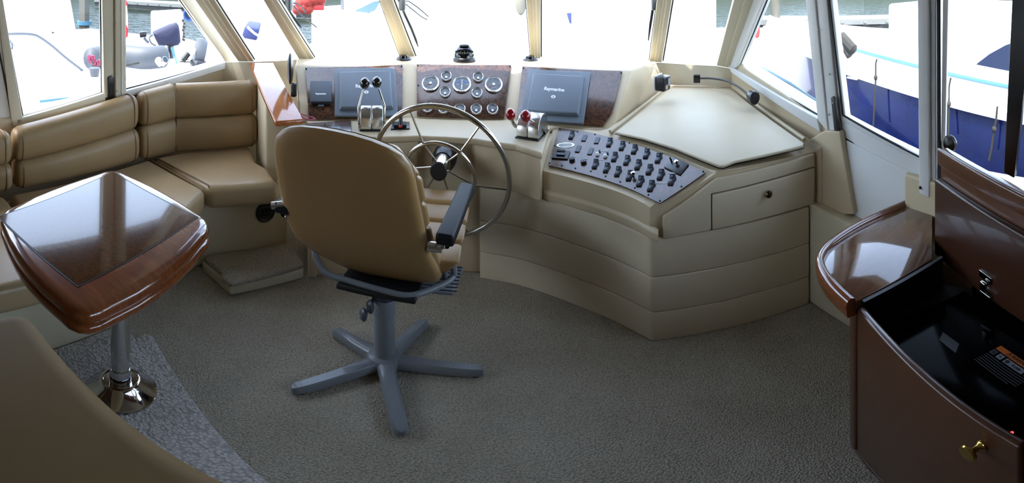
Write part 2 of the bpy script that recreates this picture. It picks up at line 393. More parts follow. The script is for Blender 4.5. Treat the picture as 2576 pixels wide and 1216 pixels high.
for p in ((2106, 256), (2118, 335)):
    bm = BM(); ball(bm, pr(*p)-NR*.029, .004, n=8); mk('screw', bm, 'steel', h)
w9 = struct('window_9', pr(2450, 250))
bar('frame_post', (2318, 0), (2322, 480), (2345, 0), (2347, 492), pr, NR, .05, 'frame_white', w9, inn=.03)
bar('frame_post', (2345, 0), (2347, 492), (2357, 0), (2358, 470), pr, NR, .05, 'frame_white', w9, inn=.012)
bm = BM(); strip(bm, (2340, 455), (2340, 500), (2480, 540), (2480, 585), pr, NR, .05, .012); mk('bottom_rail', bm, 'frame_white', w9, bev=.004)
pane('pane', w9, [(2360, TOP), (2362, 455), (2760, 720), (2760, TOP)], pr, NR)
seal(w9, [(2362, TOP), (2364, 452), (2480, 530)], pr, NR, .009, -.004)
bar('track', (2372, 0), (2366, 455), (2385, 0), (2375, 462), pr, NR, .01, 'frame_white', w9, inn=.0, bev=.0)
bm = BM(); tube(bm, [pr(2368, 350)-NR*.0, pr(2388, 362)-NR*.0], .001, 6)
bm.clear(); lathe(bm, [(0, 0), (.028, 0), (.030, .006), (.026, .016), (0, .028)], pr(2392, 360), -NR, 24); mk('latch_knob', bm, 'plastic_black', w9)
bar('frame_post', (2548, 0), (2527, 432), (2600, 0), (2553, 446), pr, NR, .02, 'plastic_black', w9, inn=.01, bev=.003)
bm = BM(); ball(bm, pr(2326, 465)-NR*.032, .006, n=10); mk('screw', bm, 'rubber_black', w9)
# textured tan sill block behind the counter
bm = BM(); zprism(bm, [(1.395, 1.03), (1.60, 1.03), (1.60, -2.3), (1.395, -2.3)], .0, .80); struct('trim_9', bm=bm, mat='console_tan', bev=.012)
# after part of the cabin (behind the camera): dark bulkhead, upper side walls added to block light
bm = BM(); zprism(bm, [(-2.4, -2.36), (1.6, -2.36), (1.6, -2.3), (-2.4, -2.3)], 0, 1.93)
struct('wall_back', bm=bm, mat='wood_cabinet')
bm = BM(); zprism(bm, [(-2.44, -2.3), (-2.32, -2.3), (-2.30, .1), (-2.42, .1)], .70, 1.93); struct('light_block_left', bm=bm, mat='wood_cabinet')
bm = BM(); zprism(bm, [(1.42, -2.3), (1.55, -2.3), (1.55, -.1), (1.42, -.1)], .80, 1.93); struct('light_block_right', bm=bm, mat='wood_cabinet')
# heads of the windows up to the deckhead
bm = BM(); q = [(LC[0], LC[1]), (LA[0], LA[1]), (LB[0], LB[1])]; loft(bm, [[V((x, y, 1.50)), V((x, y, 1.93)), V((x-.06, y, 1.93)), V((x-.06, y, 1.50))] for x, y in q], True, True); struct('trim_13', bm=bm, mat='wood_cabinet')
bm = BM(); loft(bm, [[V((XR, y, 1.50)), V((XR, y, 1.93)), V((XR+.06, y, 1.93)), V((XR+.06, y, 1.50))] for y in (-2.3, 2.2)], True, True); struct('trim_14', bm=bm, mat='wood_cabinet')
hd = []
for a in (pA, pB, pC, pD, pE, pF):
    for B_, T_ in ((a[0], a[2]), (a[1], a[3])):
        hd.append((B_.lerp(T_, (1.68-B_.z)/(T_.z-B_.z)), T_))
bm = BM(); loft(bm, [[p, q, q+V((0, .03, 0)), p+V((0, .03, 0))] for p, q in hd], True, True); struct('trim_15', bm=bm, mat='wood_cabinet')
# ================================================================ STEP AND CARPET PIECE
FL = [P(1207, 700, 0), P(1300, 718, 0), P(1385, 745, 0), P(1450, 770, 0), P(1500, 790, 0), P(1550, 812, 0), P(1600, 838, 0), P(1640, 860, 0)]
FR = P(2036, 765, 0)
cm = [P(385, 845, .028), P(680, 1216, .028), V((-.30, .2, .028)), V((-1.50, .2, .028)), V((-1.49, .85, .028)), V((-1.49, 1.04, .028)), P(305, 812, .028), P(325, 826, .028), P(338, 850, .028), P(352, 848, .028), P(364, 838, .028)]
bm = BM(); prism(bm, [V((p.x, p.y, .001)) for p in cm], cm)
tag(mk('carpet_piece', bm, 'carpet_mat', bev=.009, seg=2, bmin=40), 'loose grey looped carpet piece with a notched corner under the table pedestal', 'carpet')
# ================================================================ SETTEE (left wall and forward corner)
st = thing('settee', 'tan leather corner settee with rolled back bolsters under the left windows', 'settee', (-1.9, 1.5, 0))
g = BM()
f0, f1 = V((-1.56, 1.80, 0)), V((-1.285, 2.17, 0))
zprism(g, [(-1.50, -.3), (-1.50, 1.05), (-1.62, 1.74), (f0.x, f0.y), (f1.x, f1.y), (-1.60, 2.42), (-1.96, 2.42), (-2.27, 1.0), (-2.27, -.3)][::-1], .0, .372)
base = mk('base', g, 'gelcoat_cream', st, bev=.02)
# the black round speaker in the base
n = V((f1.y-f0.y, -(f1.x-f0.x), 0)).normalized()
c = PL(667, 533, f0, n); g = BM(); lathe(g, [(0, 0), (.058, 0), (.060, .008), (.052, .013), (.044, .006), (.0, .008)], c, n, 32)
sp = mk('speaker', g, 'plastic_black', base)
g = BM(); a, b = frame_of(n)
for k in (-1, 0, 1): box(g, c+n*.012+V((0, 0, k*.016)), (.05, .006, .006), basis((0, 0, 0), V((-n.y, n.x, 0)), n, (0, 0, 1)))
mk('grille', g, 'rubber_black', sp)
def cushion(name, plan, z0, z1, mat='leather_pale', bev=.035, crown=.0, tilt=None):
    bm = BM(); zprism(bm, plan, z0, z1)
    if tilt:
        for v in bm.verts: v.co.z += tilt(v.co)
    o = mk(name, bm, mat, st, bev=bev, seg=5); return o
A_, B_, C_, D_ = (-2.04, 1.775), (-1.515, 1.725), (-1.25, 2.0), (-1.70, 2.36)
c1 = cushion('seat_cushion', [A_, B_, C_, (-1.40, 2.13), (-1.52, 2.17), D_, (-1.97, 2.02)], .374, .502)
c2 = cushion('seat_cushion', [(-2.08, .80), (-1.36, .80), (-1.40, 1.3), (-1.525, 1.70), (-2.06, 1.75)], .374, .497)
c3 = cushion('seat_cushion', [(-2.08, -.3), (-1.36, -.3), (-1.36, .78), (-2.08, .78)], .374, .497)
def piping(par, pts, r=.0045, mat='piping'):
    bm = BM(); tube(bm, curve_pts(pts, 4), r, 6); mk('piping', bm, mat, par)
piping(c1, [(-2.03, 1.782, .503), (-1.80, 1.762, .504), (-1.575, 1.742, .502), (-1.532, 1.738, .485), (-1.521, 1.737, .40)])
piping(c2, [(-2.04, 1.742, .497), (-1.8, 1.718, .499), (-1.57, 1.692, .497), (-1.532, 1.688, .475), (-1.528, 1.687, .40)])
piping(c2, [(-1.42, .807, .497), (-1.375, .805, .48), (-1.362, .805, .40)])
def bolster(p, q, z0, z1,  t=.13, out=.0, bev=.062, name='back_bolster', mat='leather_tan', round_ends=True, ends=(0, 0)):
    """rolled cushion whose front face runs p -> q in plan, its thickness to the left of that"""
    p, q = V((*p, 0)), V((*q, 0)); d = (q-p).normalized(); o = V((-d.y, d.x, 0))
    Z0, Z1 = (z0 if isinstance(z0, tuple) else (z0, z0)), (z1 if isinstance(z1, tuple) else (z1, z1)); rows = []; L = (q-p).length; N = 14
    ss = [0, .012, .03, .06]+[.06+(L-.12)*k/6 for k in range(1, 6)]+[L-.06, L-.03, L-.012, L]
    for s in ss:
        e = 1
        for side, w in ((s, ends[0]), (L-s, ends[1])):
            if w == 0 and side < .06: e = min(e, .80+.20*math.sin(math.acos(1-side/.06)) if side < .06 else 1)
        z0, z1 = Z0[0]+(Z0[1]-Z0[0])*s/L, Z1[0]+(Z1[1]-Z1[0])*s/L; h = (z1-z0)/2
        row = []
        for k in range(20):
            a = 2*math.pi*k/20; ca, sa = math.cos(a), math.sin(a)
            x = math.copysign(abs(ca)**.72, ca)*t/2*e; z = math.copysign(abs(sa)**.72, sa)*h*e
            row.append(p+d*s+o*(t/2-out+x)+V((0, 0, (z0+z1)/2+z)))
        rows.append(row)
    bm = BM(); loft(bm, rows, True, True); return mk(name, bm, mat, st, ang_=60)
def ring(par, p, q, s, z0, z1, t=.13, k=.985):
    p, q = V((*p, 0)), V((*q, 0)); d = (q-p).normalized(); o = V((-d.y, d.x, 0)); pts = []
    for j in range(26):
        a = 2*math.pi*j/26; ca, sa = math.cos(a), math.sin(a)
        pts.append(p+d*s+o*(t/2+math.copysign(abs(ca)**.72, ca)*t/2*k)+V((0, 0, (z0+z1)/2+math.copysign(abs(sa)**.72, sa)*(z1-z0)/2*k)))
    bm = BM(); tube(bm, pts, .004, 6, True); mk('piping', bm, 'piping', par)
seg = [((-2.085, -.30), (-2.085, .83)), ((-2.085, .86), (-2.05, 1.665)), ((-2.04, 1.69), (-1.99, 1.935)), ((-1.99, 1.935), (-1.645, 2.365))]
for k, (p, q) in enumerate(seg):
    L = math.hypot(q[0]-p[0], q[1]-p[1])
    en = (0, 1) if k == 2 else ((1, 0) if k == 3 else (0, 0))
    z1 = ((.76, .785), (.79, .868), (.868, .888), (.888, .888))[k]; zm = ((.61, .63), (.632, .682), (.685, .695), (.695, .695))[k]
    u = bolster(p, q, tuple(v-.005 for v in zm), z1, ends=en); lo = bolster((p[0]+.012, p[1]-.012*(k > 1)), (q[0]+.012, q[1]-.012*(k > 1)), .497, tuple(v+.005 for v in zm), ends=en)
    for part, a0, a1 in ((u, zm, z1), (lo, (.497, .497), zm)):
        dx = 0 if part is u else .012
        pp, qq = (p[0]+dx, p[1]-dx*(k > 1)), (q[0]+dx, q[1]-dx*(k > 1))
        if en[0] == 0: ring(part, pp, qq, .035, a0[0], a1[0])
        ring(part, pp, qq, L-.035 if en[1] == 0 else L-.006, a0[1], a1[1])
# ---------------------------------------------------------------- carpeted step in front of the settee
sp0 = [P(506, 664, .0), P(580, 745, 0), P(772, 698, 0), P(790, 640, 0), P(735, 598, .085), P(535, 628, .085)]
sp0 = [V((p.x, p.y, 0)) for p in (P(504, 668, .02), P(580, 745, 0), P(765, 701, 0))]
nn = (f1-f0).normalized(); back0 = f0+V((.004, -.003, 0)); back1 = f1+V((.004, -.003, 0))
ste = thing('step', 'low cream step with brown carpet tread at the foot of the settee', 'step', (sp0[1]+back1)/2)
bm = BM(); zprism(bm, [back0, sp0[0]+V((.02, -.01, 0)), sp0[1], sp0[2], back1][::-1], 0.001, .062); mk('riser', bm, 'gelcoat_cream', ste, bev=.012)
tr = [P(512, 648, .092), P(558, 683, .092), P(557, 700, .092), P(580, 713, .092), P(765, 664, .092), V((back1.x+.03, back1.y-.02, .092)), V((back0.x+.01, back0.y-.01, .092))]
bm = BM(); prism(bm, [V((p.x, p.y, .062)) for p in tr], tr); mk('carpet_tread', bm, 'carpet_floor', ste, bev=.012, seg=3, bmin=40)
# ---------------------------------------------------------------- wooden-capped divider between settee and helm
dv = thing('divider', 'settee end divider with glossy varnished wooden capping board', 'divider', (-1.3, 2.25, 0))
q0, q1, q2, q3 = P(692, 306, .80), P(764, 300, .80), P(688, 157, .955), P(626, 157, .955)
bm = BM(); prism(bm, [p-V((0, 0, .028)) for p in (q0, q1, q2, q3)], [q0, q1, q2, q3]); mk('capping_board', bm, 'wood_armrest', dv, bev=.008)
ins = lambda a, b, t: a.lerp(b, t)
e0, e1, e2, e3 = ins(q0, q3, .36), ins(q1, q2, .36), ins(q2, q1, .25), ins(q3, q0, .25)
lo = [V((p.x, p.y, .374)) for p in (e0.lerp(e1, .06), e1.lerp(e0, .06), e2.lerp(e3, .06), e3.lerp(e2, .06))]
hi = [V((a.x, a.y, b.z-.029)) for a, b in zip(lo, (e0, e1, e2, e3))]
bm = BM(); prism(bm, lo, hi); mk('body', bm, 'vinyl_cream', dv, bev=.015)
# ---------------------------------------------------------------- near backrest at lower left
nb = thing('backrest', 'large smooth brown leather seat back filling the near left corner', 'seat back', (-.5, .1, 0))
bm = BM(); zprism(bm, [(-.80, -.4), (.1, -.4), (.1, .352), (-.80, .352)], .08, .862); mk('back_cushion', bm, 'leather_dark', nb, bev=.05, seg=6)
bm = BM(); zprism(bm, [(-.76, -.35), (.06, -.35), (.06, .31), (-.76, .31)], .029, .09); mk('plinth', bm, 'gelcoat_cream', nb, bev=.01)
# ---------------------------------------------------------------- dinette table
TC = P(303, 983, .028); TC = V((TC.x, TC.y, .028))
tb = thing('dinette_table', 'square varnished wooden table with dark inlay on a chrome pedestal', 'table', TC)
zt = .75
cR, cF, cN = P(548, 556, zt), P(286, 416, zt), P(203, 812, zt); cL = cF+cN-cR
cen = (cF+cN)/2
def outline(k, bul=.02, rad=.10):
    cs = [cR, cF, cL, cN]; pts = []
    for i in range(4):
        a, b, c = cs[i-1], cs[i], cs[(i+1) % 4]
        ua, uc = (a-b).normalized(), (c-b).normalized()
        p0, p1 = b+ua*rad, b+uc*rad
        for t in (0, .2, .4, .6, .8, 1): pts.append(p0*(1-t)**2+b*2*t*(1-t)+p1*t*t)
        p2 = c-uc*rad; nrm = V((uc.y, -uc.x, 0))
        if nrm.dot(b-cen) < 0: nrm = -nrm
        for t in (.2, .4, .6, .8): pts.append(p1.lerp(p2, t)+nrm*bul*4*t*(1-t))
    return [cen+(p-cen)*k for p in pts]
rows = []
for k, dz in ((.90, 0), (.95, -.001), (.975, -.005), (.99, -.013), (.998, -.024), (.995, -.034), (.972, -.039), (.968, -.043), (.99, -.047), (1.0, -.056), (.998, -.068), (.975, -.078), (.93, -.082), (.6, -.084)):
    rows.append([p+V((0, 0, dz)) for p in outline(k)])
bm = BM(); loft(bm, rows, True, True); top = mk('table_top', bm, 'wood_cherry', tb, ang_=50)
iq = [P(285, 432, zt+.0006), P(500, 546, zt+.0006), P(195, 723, zt+.0006), None]; iq[3] = P(-8, 545, zt+.0006)
ic = sum(iq, V((0, 0, 0)))/4
bm = BM(); extr(bm, iq, (0, 0, .0006)); mk('inlay_border', bm, 'inlay_line', top)
bm = BM(); extr(bm, [ic+(p-ic)*.977+V((0, 0, .0008)) for p in iq], (0, 0, .0004)); mk('inlay_panel', bm, 'wood_inlay', top)
bm = BM(); lathe(bm, [(.126, 0), (.126, .006), (.120, .010), (.075, .058), (.070, .066), (.066, .069), (.060, .069), (.058, .062), (.0385, .060), (.0385, .04)], TC+V((0, 0, .0005)), (0, 0, 1), 48)
mk('base_flange', bm, 'chrome', tb, ang_=40)
bm = BM(); lathe(bm, [(.0375, .04), (.0375, .12), (.036, .125), (.034, .125)], TC, (0, 0, 1), 32); mk('collar', bm, 'chrome', tb)
bm = BM(); lathe(bm, [(.0335, .10), (.0335, zt-.028-.083)], TC, (0, 0, 1), 32); mk('pole', bm, 'chrome', tb)
# ================================================================ HELM CONSOLE
ZS = .755
hc = thing('helm_console', 'cream and tan moulded helm console with padded curved front and sloping dash', 'console', (0, 2.4, 0))
# --- core mouldings
dB = [P(755, 303, ZS), P(1030, 296, ZS), P(1284, 301, ZS), P(1542, 326, ZS)]
dT = [P(742, 164, .985), P(1030, 160, .985), P(1300, 161, .985), P(1588, 177, .985)]
for i_, q_ in ((1, (1030, 160)), (2, (1300, 161)), (3, (1588, 177))):
    dT[i_] = PL(*q_, dB[i_-1], (dB[i_]-dB[i_-1]).cross(dT[i_-1]-dB[i_-1]))
dK = [V((-1.52, 2.70, .985)), V((-.76, 3.12, .985)), V((.06, 3.14, .985)), V((1.02, 2.83, .985))]
bm = BM(); rows = []
for b, t, k in zip(dB, dT, dK):
    rows.append([b, t, k, V((k.x, k.y, ZS-.02)), V((b.x, b.y, ZS-.02))])
loft(bm, rows, True, True); mk('dash', bm, 'console_tan', hc, bev=.016, seg=4, bmin=30)
front = [(-1.045, 2.045), (-.85, 2.14), (-.52, 2.258), (-.505, 2.30), (-.22, 2.31), (-.205, 2.262), (-.09, 2.225), (.02, 2.19), (.142, 2.078)]
back = [(.235, 2.40), (.54, 2.42), (.0, 2.60), (-.65, 2.56), (-1.22, 2.28)]
bm = BM(); zprism(bm, front+back, .52, ZS-.03); mk('shelf_front', bm, 'console_tan', hc, bev=.008)
low = front[:5]+[(-.195, 2.31), (-.18, 2.315), (-.02, 2.27), (.15, 2.19)]
bm = BM(); zprism(bm, low+back, 0, .53); mk('pedestal', bm, 'console_tan', hc, bev=.008)
bm = BM(); zprism(bm, [(1.30, 1.59), (1.418, 1.59), (1.418, 2.3), (1.30, 2.3)], .0, .72); mk('end_filler', bm, 'console_tan', hc)
sh = [(-1.075, 2.055), (-.85, 2.13), (-.52, 2.25), (-.36, 2.262), (-.20, 2.255), (-.09, 2.215), (.02, 2.18), (.148, 2.062)]
bm = BM(); zprism(bm, sh+[(.222, 2.44), (.54, 2.47), (.0, 2.60), (-.65, 2.56), (-1.22, 2.28)], ZS-.032, ZS); mk('shelf', bm, 'console_tan', hc, bev=.009)
# fluted strip at the left end
bm = BM()
for k in range(4):
    p = P(773+k*5.5, 699, 0); lathe(bm, [(.008, .0), (.008, .42)], p+V((0, .02, 0)), (0, 0, 1), 10)
mk('fluted_strip', bm, 'console_tan', hc)
# --- switch ledge: ruled surface between a front and a back edge
Fp = [P(1380, 419, .664), P(1446, 434.5, .664), P(1522, 456, .664), P(1591, 481, .664), P(1661, 515, .664)]
Bp = [P(1406, 325, .745), P(1492, 338, .745), P(1586, 364, .745), P(1680, 396, .745), P(1776, 437, .745)]
def lerpl(L, u):
    n = len(L)-1; i = min(max(int(u*n), 0), n-1); return L[i].lerp(L[i+1], u*n-i) if 0 <= u*n-i <= 1 else L[i]+(L[i+1]-L[i])*(u*n-i)
Fc, Bc = curve_pts(Fp, 6), curve_pts(Bp, 6)
def S(u, v): a, b = lerpl(Fc, u), lerpl(Bc, u); return a+(b-a)*v
us = [-.045]+[k/24 for k in range(25)]+[1.04]; vs = [-.11, 0, .25, .5, .75, 1, 1.13]
bm = BM(); top_ = [[bm.verts.new(S(u, v)-V((0, 0, .004))) for v in vs] for u in us]
nRx = V((FR-FL[-1]).normalized().yxz); nRx = V((nRx.x, -nRx.y, 0))
for r_ in top_:
    for w in r_:
        e_ = (V((w.co.x, w.co.y, 0))-V((FL[-1].x, FL[-1].y, 0))).dot(nRx)
        if e_ > -.014: w.co -= nRx*(e_+.014); w.co.z -= .007
bot = [[bm.verts.new(V((w.co.x, w.co.y, .50))) for w in r] for r in top_]
def gridf(g, flip=False):
    for i in range(len(g)-1):
        for j in range(len(g[0])-1):
            q = (g[i][j], g[i][j+1], g[i+1][j+1], g[i+1][j]); bm.faces.new(q[::-1] if flip else q)
gridf(top_); gridf(bot, True)
ni, nj = len(us), len(vs)
loop = [(i, 0) for i in range(ni)]+[(ni-1, j) for j in range(1, nj)]+[(i, nj-1) for i in range(ni-2, -1, -1)]+[(0, j) for j in range(nj-2, 0, -1)]
for k in range(len(loop)):
    a, b = loop[k], loop[(k+1) % len(loop)]
    bm.faces.new((top_[a[0]][a[1]], top_[b[0]][b[1]], bot[b[0]][b[1]], bot[a[0]][a[1]]))
mk('switch_ledge', bm, 'console_tan', hc, bev=.008, bmin=50)
# --- lower core under the ledge and the chart table
FLc = curve_pts(FL, 4); cor = FL[-1]
dirR = (FR-cor).normalized(); nR_ = V((dirR.y, -dirR.x, 0))          # towards the cabin
core = [p+V((.0, .028, 0)) for p in FLc[4:-1]]+[cor+V((.012, .03, 0)), FR+V((.0, .03, 0)), V((1.355, 2.30, 0)), V((.60, 2.40, 0)), V((.28, 2.38, 0))]
bm = BM(); zprism(bm, core, 0, .505); mk('core', bm, 'console_tan', hc)
# padded front in three rows, wrapping round the corner
def strip_plan(th):
    pts = [p.copy() for p in FLc]; outs = []
    line = pts[:-1]+[cor.lerp(FLc[-2], .25), cor+dirR*.012, cor+dirR*.05]+[cor.lerp(FR, t) for t in (.3, .6, 1)]
    inn = []
    for i, p in enumerate(line):
        d = (line[min(i+1, len(line)-1)]-line[max(i-1, 0)]).normalized(); n = V((-d.y, d.x, 0))
        if n.y < 0 and i < 5: n = -n
        inn.append(p+n*th)
    return line, inn
line, inn = strip_plan(.02)
bm = BM()
for z0, z1 in ((.001, .158), (.160, .336), (.338, .518)):
    b2 = BM(); prism(b2, [V((p.x, p.y, z0)) for p in line+inn[::-1]], [V((p.x, p.y, z1)) for p in line+inn[::-1]])
    bmesh.ops.recalc_face_normals(b2, faces=b2.faces)
    es = [e for e in b2.edges if e.calc_face_angle(0) > R(32)]
    bmesh.ops.bevel(b2, geom=es, offset=.008, segments=3, profile=.5, affect='EDGES', clamp_overlap=True)
    m_ = bpy.data.meshes.new('t'); b2.to_mesh(m_); b2.free(); bm.from_mesh(m_); bpy.data.meshes.remove(m_)
mk('padded_front', bm, 'vinyl_cream', hc, weld=False)
# tan lip moulding above the padding
lip = [V((S(u, -.11).x, S(u, -.11).y, 0)) for u in [-.04]+[k/20 for k in range(20)]+[1.03]]
bm = BM(); loft(bm, [[p-p.normalized()*.013+V((0, 0, .519)), p-p.normalized()*.013+V((0, 0, .553)), p-p.normalized()*.001+V((0, 0, .566)), p+p.normalized()*.02+V((0, 0, .566)), p+p.normalized()*.02+V((0, 0, .519))] for p in lip], True, True)
mk('lip_moulding', bm, 'console_tan', hc, bev=.004)
# --- chart table with its flat lid
la, lb, lc = P(1545, 338, .765), P(1815, 425, .770), P(1690, 225, .84)
nl = (lb-la).cross(lc-la).normalized(); nl = nl if nl.z > 0 else -nl
def pt(x, y, h=0): return PL(x, y, la+nl*h, nl)
outer = [(1412, 318), (1495, 330), (1590, 355), (1685, 386), (1780, 424), (1800, 432), (2050, 379), (2066, 366), (1846, 214), (1678, 214), (1650, 236), (1530, 322)]
tp = [pt(*p) for p in outer]
for k in range(5): tp[k] = P(*outer[k], .747+.008*(k/4))
tp[5], tp[6] = PL(1800, 432, cor-nR_*.016, nR_), PL(2050, 379, cor-nR_*.016, nR_)
tp[7] = PL(2068, 368, (1.383, 0, 0), (1, 0, 0))
bm = BM(); prism(bm, [V((p.x, p.y, .508)) for p in tp], tp); mk('chart_table', bm, 'console_tan', hc, bev=.006, bmin=35)
lidp = [(1549, 338), (1682, 230), (1690, 227), (1833, 228), (1845, 235), (2022, 365), (2021, 373), (1850, 412), (1820, 424), (1808, 423), (1700, 379), (1620, 354)]
bm = BM(); extr(bm, [pt(*p, .0) for p in lidp], nl*.012); mk('lid', bm, 'vinyl_cream', hc, bev=.005, bmin=40)
gp = [pt(ic_[0], ic_[1], .001) for ic_ in lidp]; cg = sum(gp, V((0, 0, 0)))/len(gp)
bm = BM(); tube(bm, [cg+(p-cg)*1.006 for p in gp], .002, 6, True); mk('lid_gap', bm, 'inlay_line', hc)
bm = BM(); rim = [pt(*p, .0) for p in ((1535, 332), (1676, 221), (1686, 218), (1840, 219), (1852, 226), (2024, 352))]
tube(bm, rim, .011, 8); mk('lid_coaming', bm, 'console_tan', hc)
# dash end face and the ledge under the right windscreen
bm = BM(); prism(bm, [dT[3], dK[3], V((dK[3].x, dK[3].y, .70)), pt(1660, 236, -.02)][:4], [p+V((-.06, .01, 0)) for p in (dT[3], dK[3], V((dK[3].x, dK[3].y, .70)), pt(1660, 236, -.02))])
bm.clear()
e = [dT[3]+V((.0, 0, -.004)), PD(1652, 161, 3.0), pt(1676, 221, -.02), pt(1528, 322, -.02)]
prism(bm, e, [p+V((-.05, .02, 0)) for p in e]); mk('dash_end', bm, 'console_tan', hc, bev=.004)
rows = []
for x, xl in ((1650, 1672), (1700, 1705), (1760, 1765), (1815, 1815), (1846, 1838)):
    l = pt(xl, 218, -.02); d0 = math.hypot(l.x, l.y)
    rows.append([l, PD(x, 192, d0+.02), PD(x, 182, d0+.045), PD(x, 165, d0+.17), V((l.x, l.y, .6))+V((0, .3, 0))])
bm = BM(); loft(bm, rows, True, True); mk('ledge', bm, 'console_tan', hc, ang_=60)
# --- drawer fronts on the after face
pf = cor+nR_*.0
def pa(x, y, h=0): return PL(x, y, cor+nR_*h, nR_)
fil = [(1666, 541), (1799, 446), (2045, 385), (2045, 416), (1786, 484), (1786, 574), (1666, 597)]
bm = BM(); extr(bm, [pa(*p, -.012) for p in fil], nR_*.018); mk('fascia_panel', bm, 'vinyl_cream', hc, bev=.005, bmin=40)
bm = BM(); bk = [pa(*p, -.03) for p in [(1660, 520), (1795, 434), (2052, 379), (2046, 512), (1662, 600)]]; extr(bm, bk, nR_*.017); mk('fascia_back', bm, 'console_tan', hc)
bm = BM(); extr(bm, [pa(*p, -.012) for p in [(1789, 487), (2045, 419), (2043, 508), (1789, 574)]], nR_*.02); dr = mk('drawer', bm, 'vinyl_cream', hc, bev=.005, bmin=40)
bm = BM(); lathe(bm, [(.0, .0), (.006, 0), (.006, .010), (.015, .014), (.017, .020), (.013, .026), (0, .028)], pa(1930, 485, .007), nR_, 24); mk('knob', bm, 'bronze', dr)
# ================================================================ INSTRUMENT PANELS
def facet(i):
    a, b, c = dB[i], dB[i+1], (dT[i]+dT[i+1])/2
    n = (b-a).cross(c-a).normalized(); n = n if n.y < 0 else -n
    return (a+b)/2, n
def slab(bm, px, f, h0, h1):
    prism(bm, [PL(*p, f[0]+f[1]*h0, f[1]) for p in px], [PL(*p, f[0]+f[1]*h0, f[1])+f[1]*(h1-h0) for p in px]); return bm
def fr(f):      # in-plane right / up of a facet
    up = (V((0, 0, 1))-f[1]*f[1].z).normalized(); return up.cross(f[1]).normalized(), up
fc = [facet(0), facet(1), facet(2)]
H0 = .006
def burl_panel(i, name, label, px, screws):
    f = fc[i]; pts = [PL(*p, *f) for p in px]; r = thing(name, label, 'instrument panel', sum(pts, V((0, 0, 0)))/len(pts))
    bm = BM(); slab(bm, px, f, H0, H0+.006); mk('burl_board', bm, 'burl', r, bev=.002)
    for p in screws:
        bm = BM(); ball(bm, PL(*p, f[0]+f[1]*(H0+.006), f[1]), .006, (1, 1, 1), 10); mk('screw', bm, 'plastic_black', r)
    return r, f
ipL, fL = burl_panel(0, 'instrument_panel', 'left burl wood dash panel behind two slate grey covers', [(768, 171), (1013, 164), (1012, 296), (777, 300)], [(770, 173), (1010, 167)])
ipC, fC = burl_panel(1, 'instrument_panel', 'centre burl wood dash panel with twelve round chrome gauges', [(1048, 162.5), (1286, 164.5), (1268, 300), (1049, 293)], [(1051, 165), (1283, 167), (1052, 215), (1268, 235)])
ipR, fR = burl_panel(2, 'instrument_panel', 'right burl wood dash panel behind one large slate cover', [(1314, 168), (1566, 180), (1540, 287), (1517, 320), (1300, 299)], [(1317, 171), (1563, 183)])
# --- gauges: one big and one small pattern, copied
def gauge_proto(r, kind):
    bm = BM(); lathe(bm, [(r*.80, .003), (r*.86, .012), (r*.93, .0135), (r, .009), (r, 0), (r*.5, 0)], n=36); g = mk_local('gauge', bm, 'bezel')
    bm = BM(); lathe(bm, [(0, .0035), (r*.86, .0035), (r*.86, .001), (0, .001)], n=36); mk_child('dial', bm, 'dial_dark', g)
    bm = BM()
    if kind == 'rudder':
        box(bm, (0, r*.1, .005), (r*.07, r*.9, .001)); mk_child('needle', bm, 'ink_white', g); bm = BM()
        for s in (-1, 1):
            bm = BM(); pts = [V((s*r*(.18+.42*t), r*(.36-.28*t*t), .0045)) for t in (0, .25, .5, .75, 1)]; tube(bm, pts, r*.07, 6, flat=.2); mk_child('arc_mark', bm, 'dial_blue', g)
        bm = BM(); box(bm, (0, -r*.38, .005), (r*.13, r*.5, .001)); mk_child('pointer_mark', bm, 'ink_white', g)
        for s in (-1, 1):
            bm = BM(); text_bm(bm, 'PORT' if s < 0 else 'STBD', r*.16, (s*r*.58, -r*.02, .0046), (1, 0, 0), (0, 1, 0), .0001); mk_child('lettering', bm, 'ink_white', g)
    else:
        a = R(215 if kind == 'big' else 160); hub = V((0, 0 if kind == 'big' else -r*.28, .005)); tip = hub+V((math.cos(a), math.sin(a), 0))*r*(.68 if kind == 'big' else .5)
        tube(bm, [hub, tip], [r*.05, r*.025], 6, flat=.3); mk_child('needle', bm, 'red_plastic', g)
        bm = BM(); lathe(bm, [(r*.17 if kind == 'big' else r*.24, 0), (r*.16 if kind == 'big' else r*.22, .004), (0, .005)], hub, n=20); mk_child('hub_cap', bm, 'dial_white', g)
        bm = BM()
        for k in range(11):
            t = R(225-27*k) if kind == 'big' else R(165-15*k); c = V((math.cos(t), math.sin(t), 0)); o = V((0, 0, .0045)) if kind == 'big' else V((0, -r*.28, .0045))
            tube(bm, [o+c*r*(.66 if kind == 'big' else .78), o+c*r*(.76 if kind == 'big' else .92)], r*.018, 4)
        text_bm(bm, 'RPM' if kind == 'big' else '', r*.2, (0, -r*.34, .0046), (1, 0, 0), (0, 1, 0), .0001) if kind == 'big' else None
        mk_child('scale_mark', bm, 'ink_white', g)
    bm = BM(); lathe(bm, [(r*.80, .008), (r*.80, .0085), (0, .0095), (0, .009)], n=30); o = mk_child('lens', bm, 'window_glass', g)
    return g
def mk_local(name, bm, mat):
    bmesh.ops.recalc_face_normals(bm, faces=bm.faces)
    for f in bm.faces: f.smooth = True
    for e in bm.edges: e.smooth = not (len(e.link_faces) != 2 or e.calc_face_angle(0) > R(38))
    me = bpy.data.meshes.new(name); bm.to_mesh(me); bm.free(); me.materials.append(MATS[mat])
    o = bpy.data.objects.new(name, me); COL.objects.link(o); return o
def mk_child(name, bm, mat, par):
    o = mk_local(name, bm, mat); o.parent = par; return o
def kill(o):
    for c in list(o.children): bpy.data.objects.remove(c)
    bpy.data.objects.remove(o)
gx, gy = fr(fC)
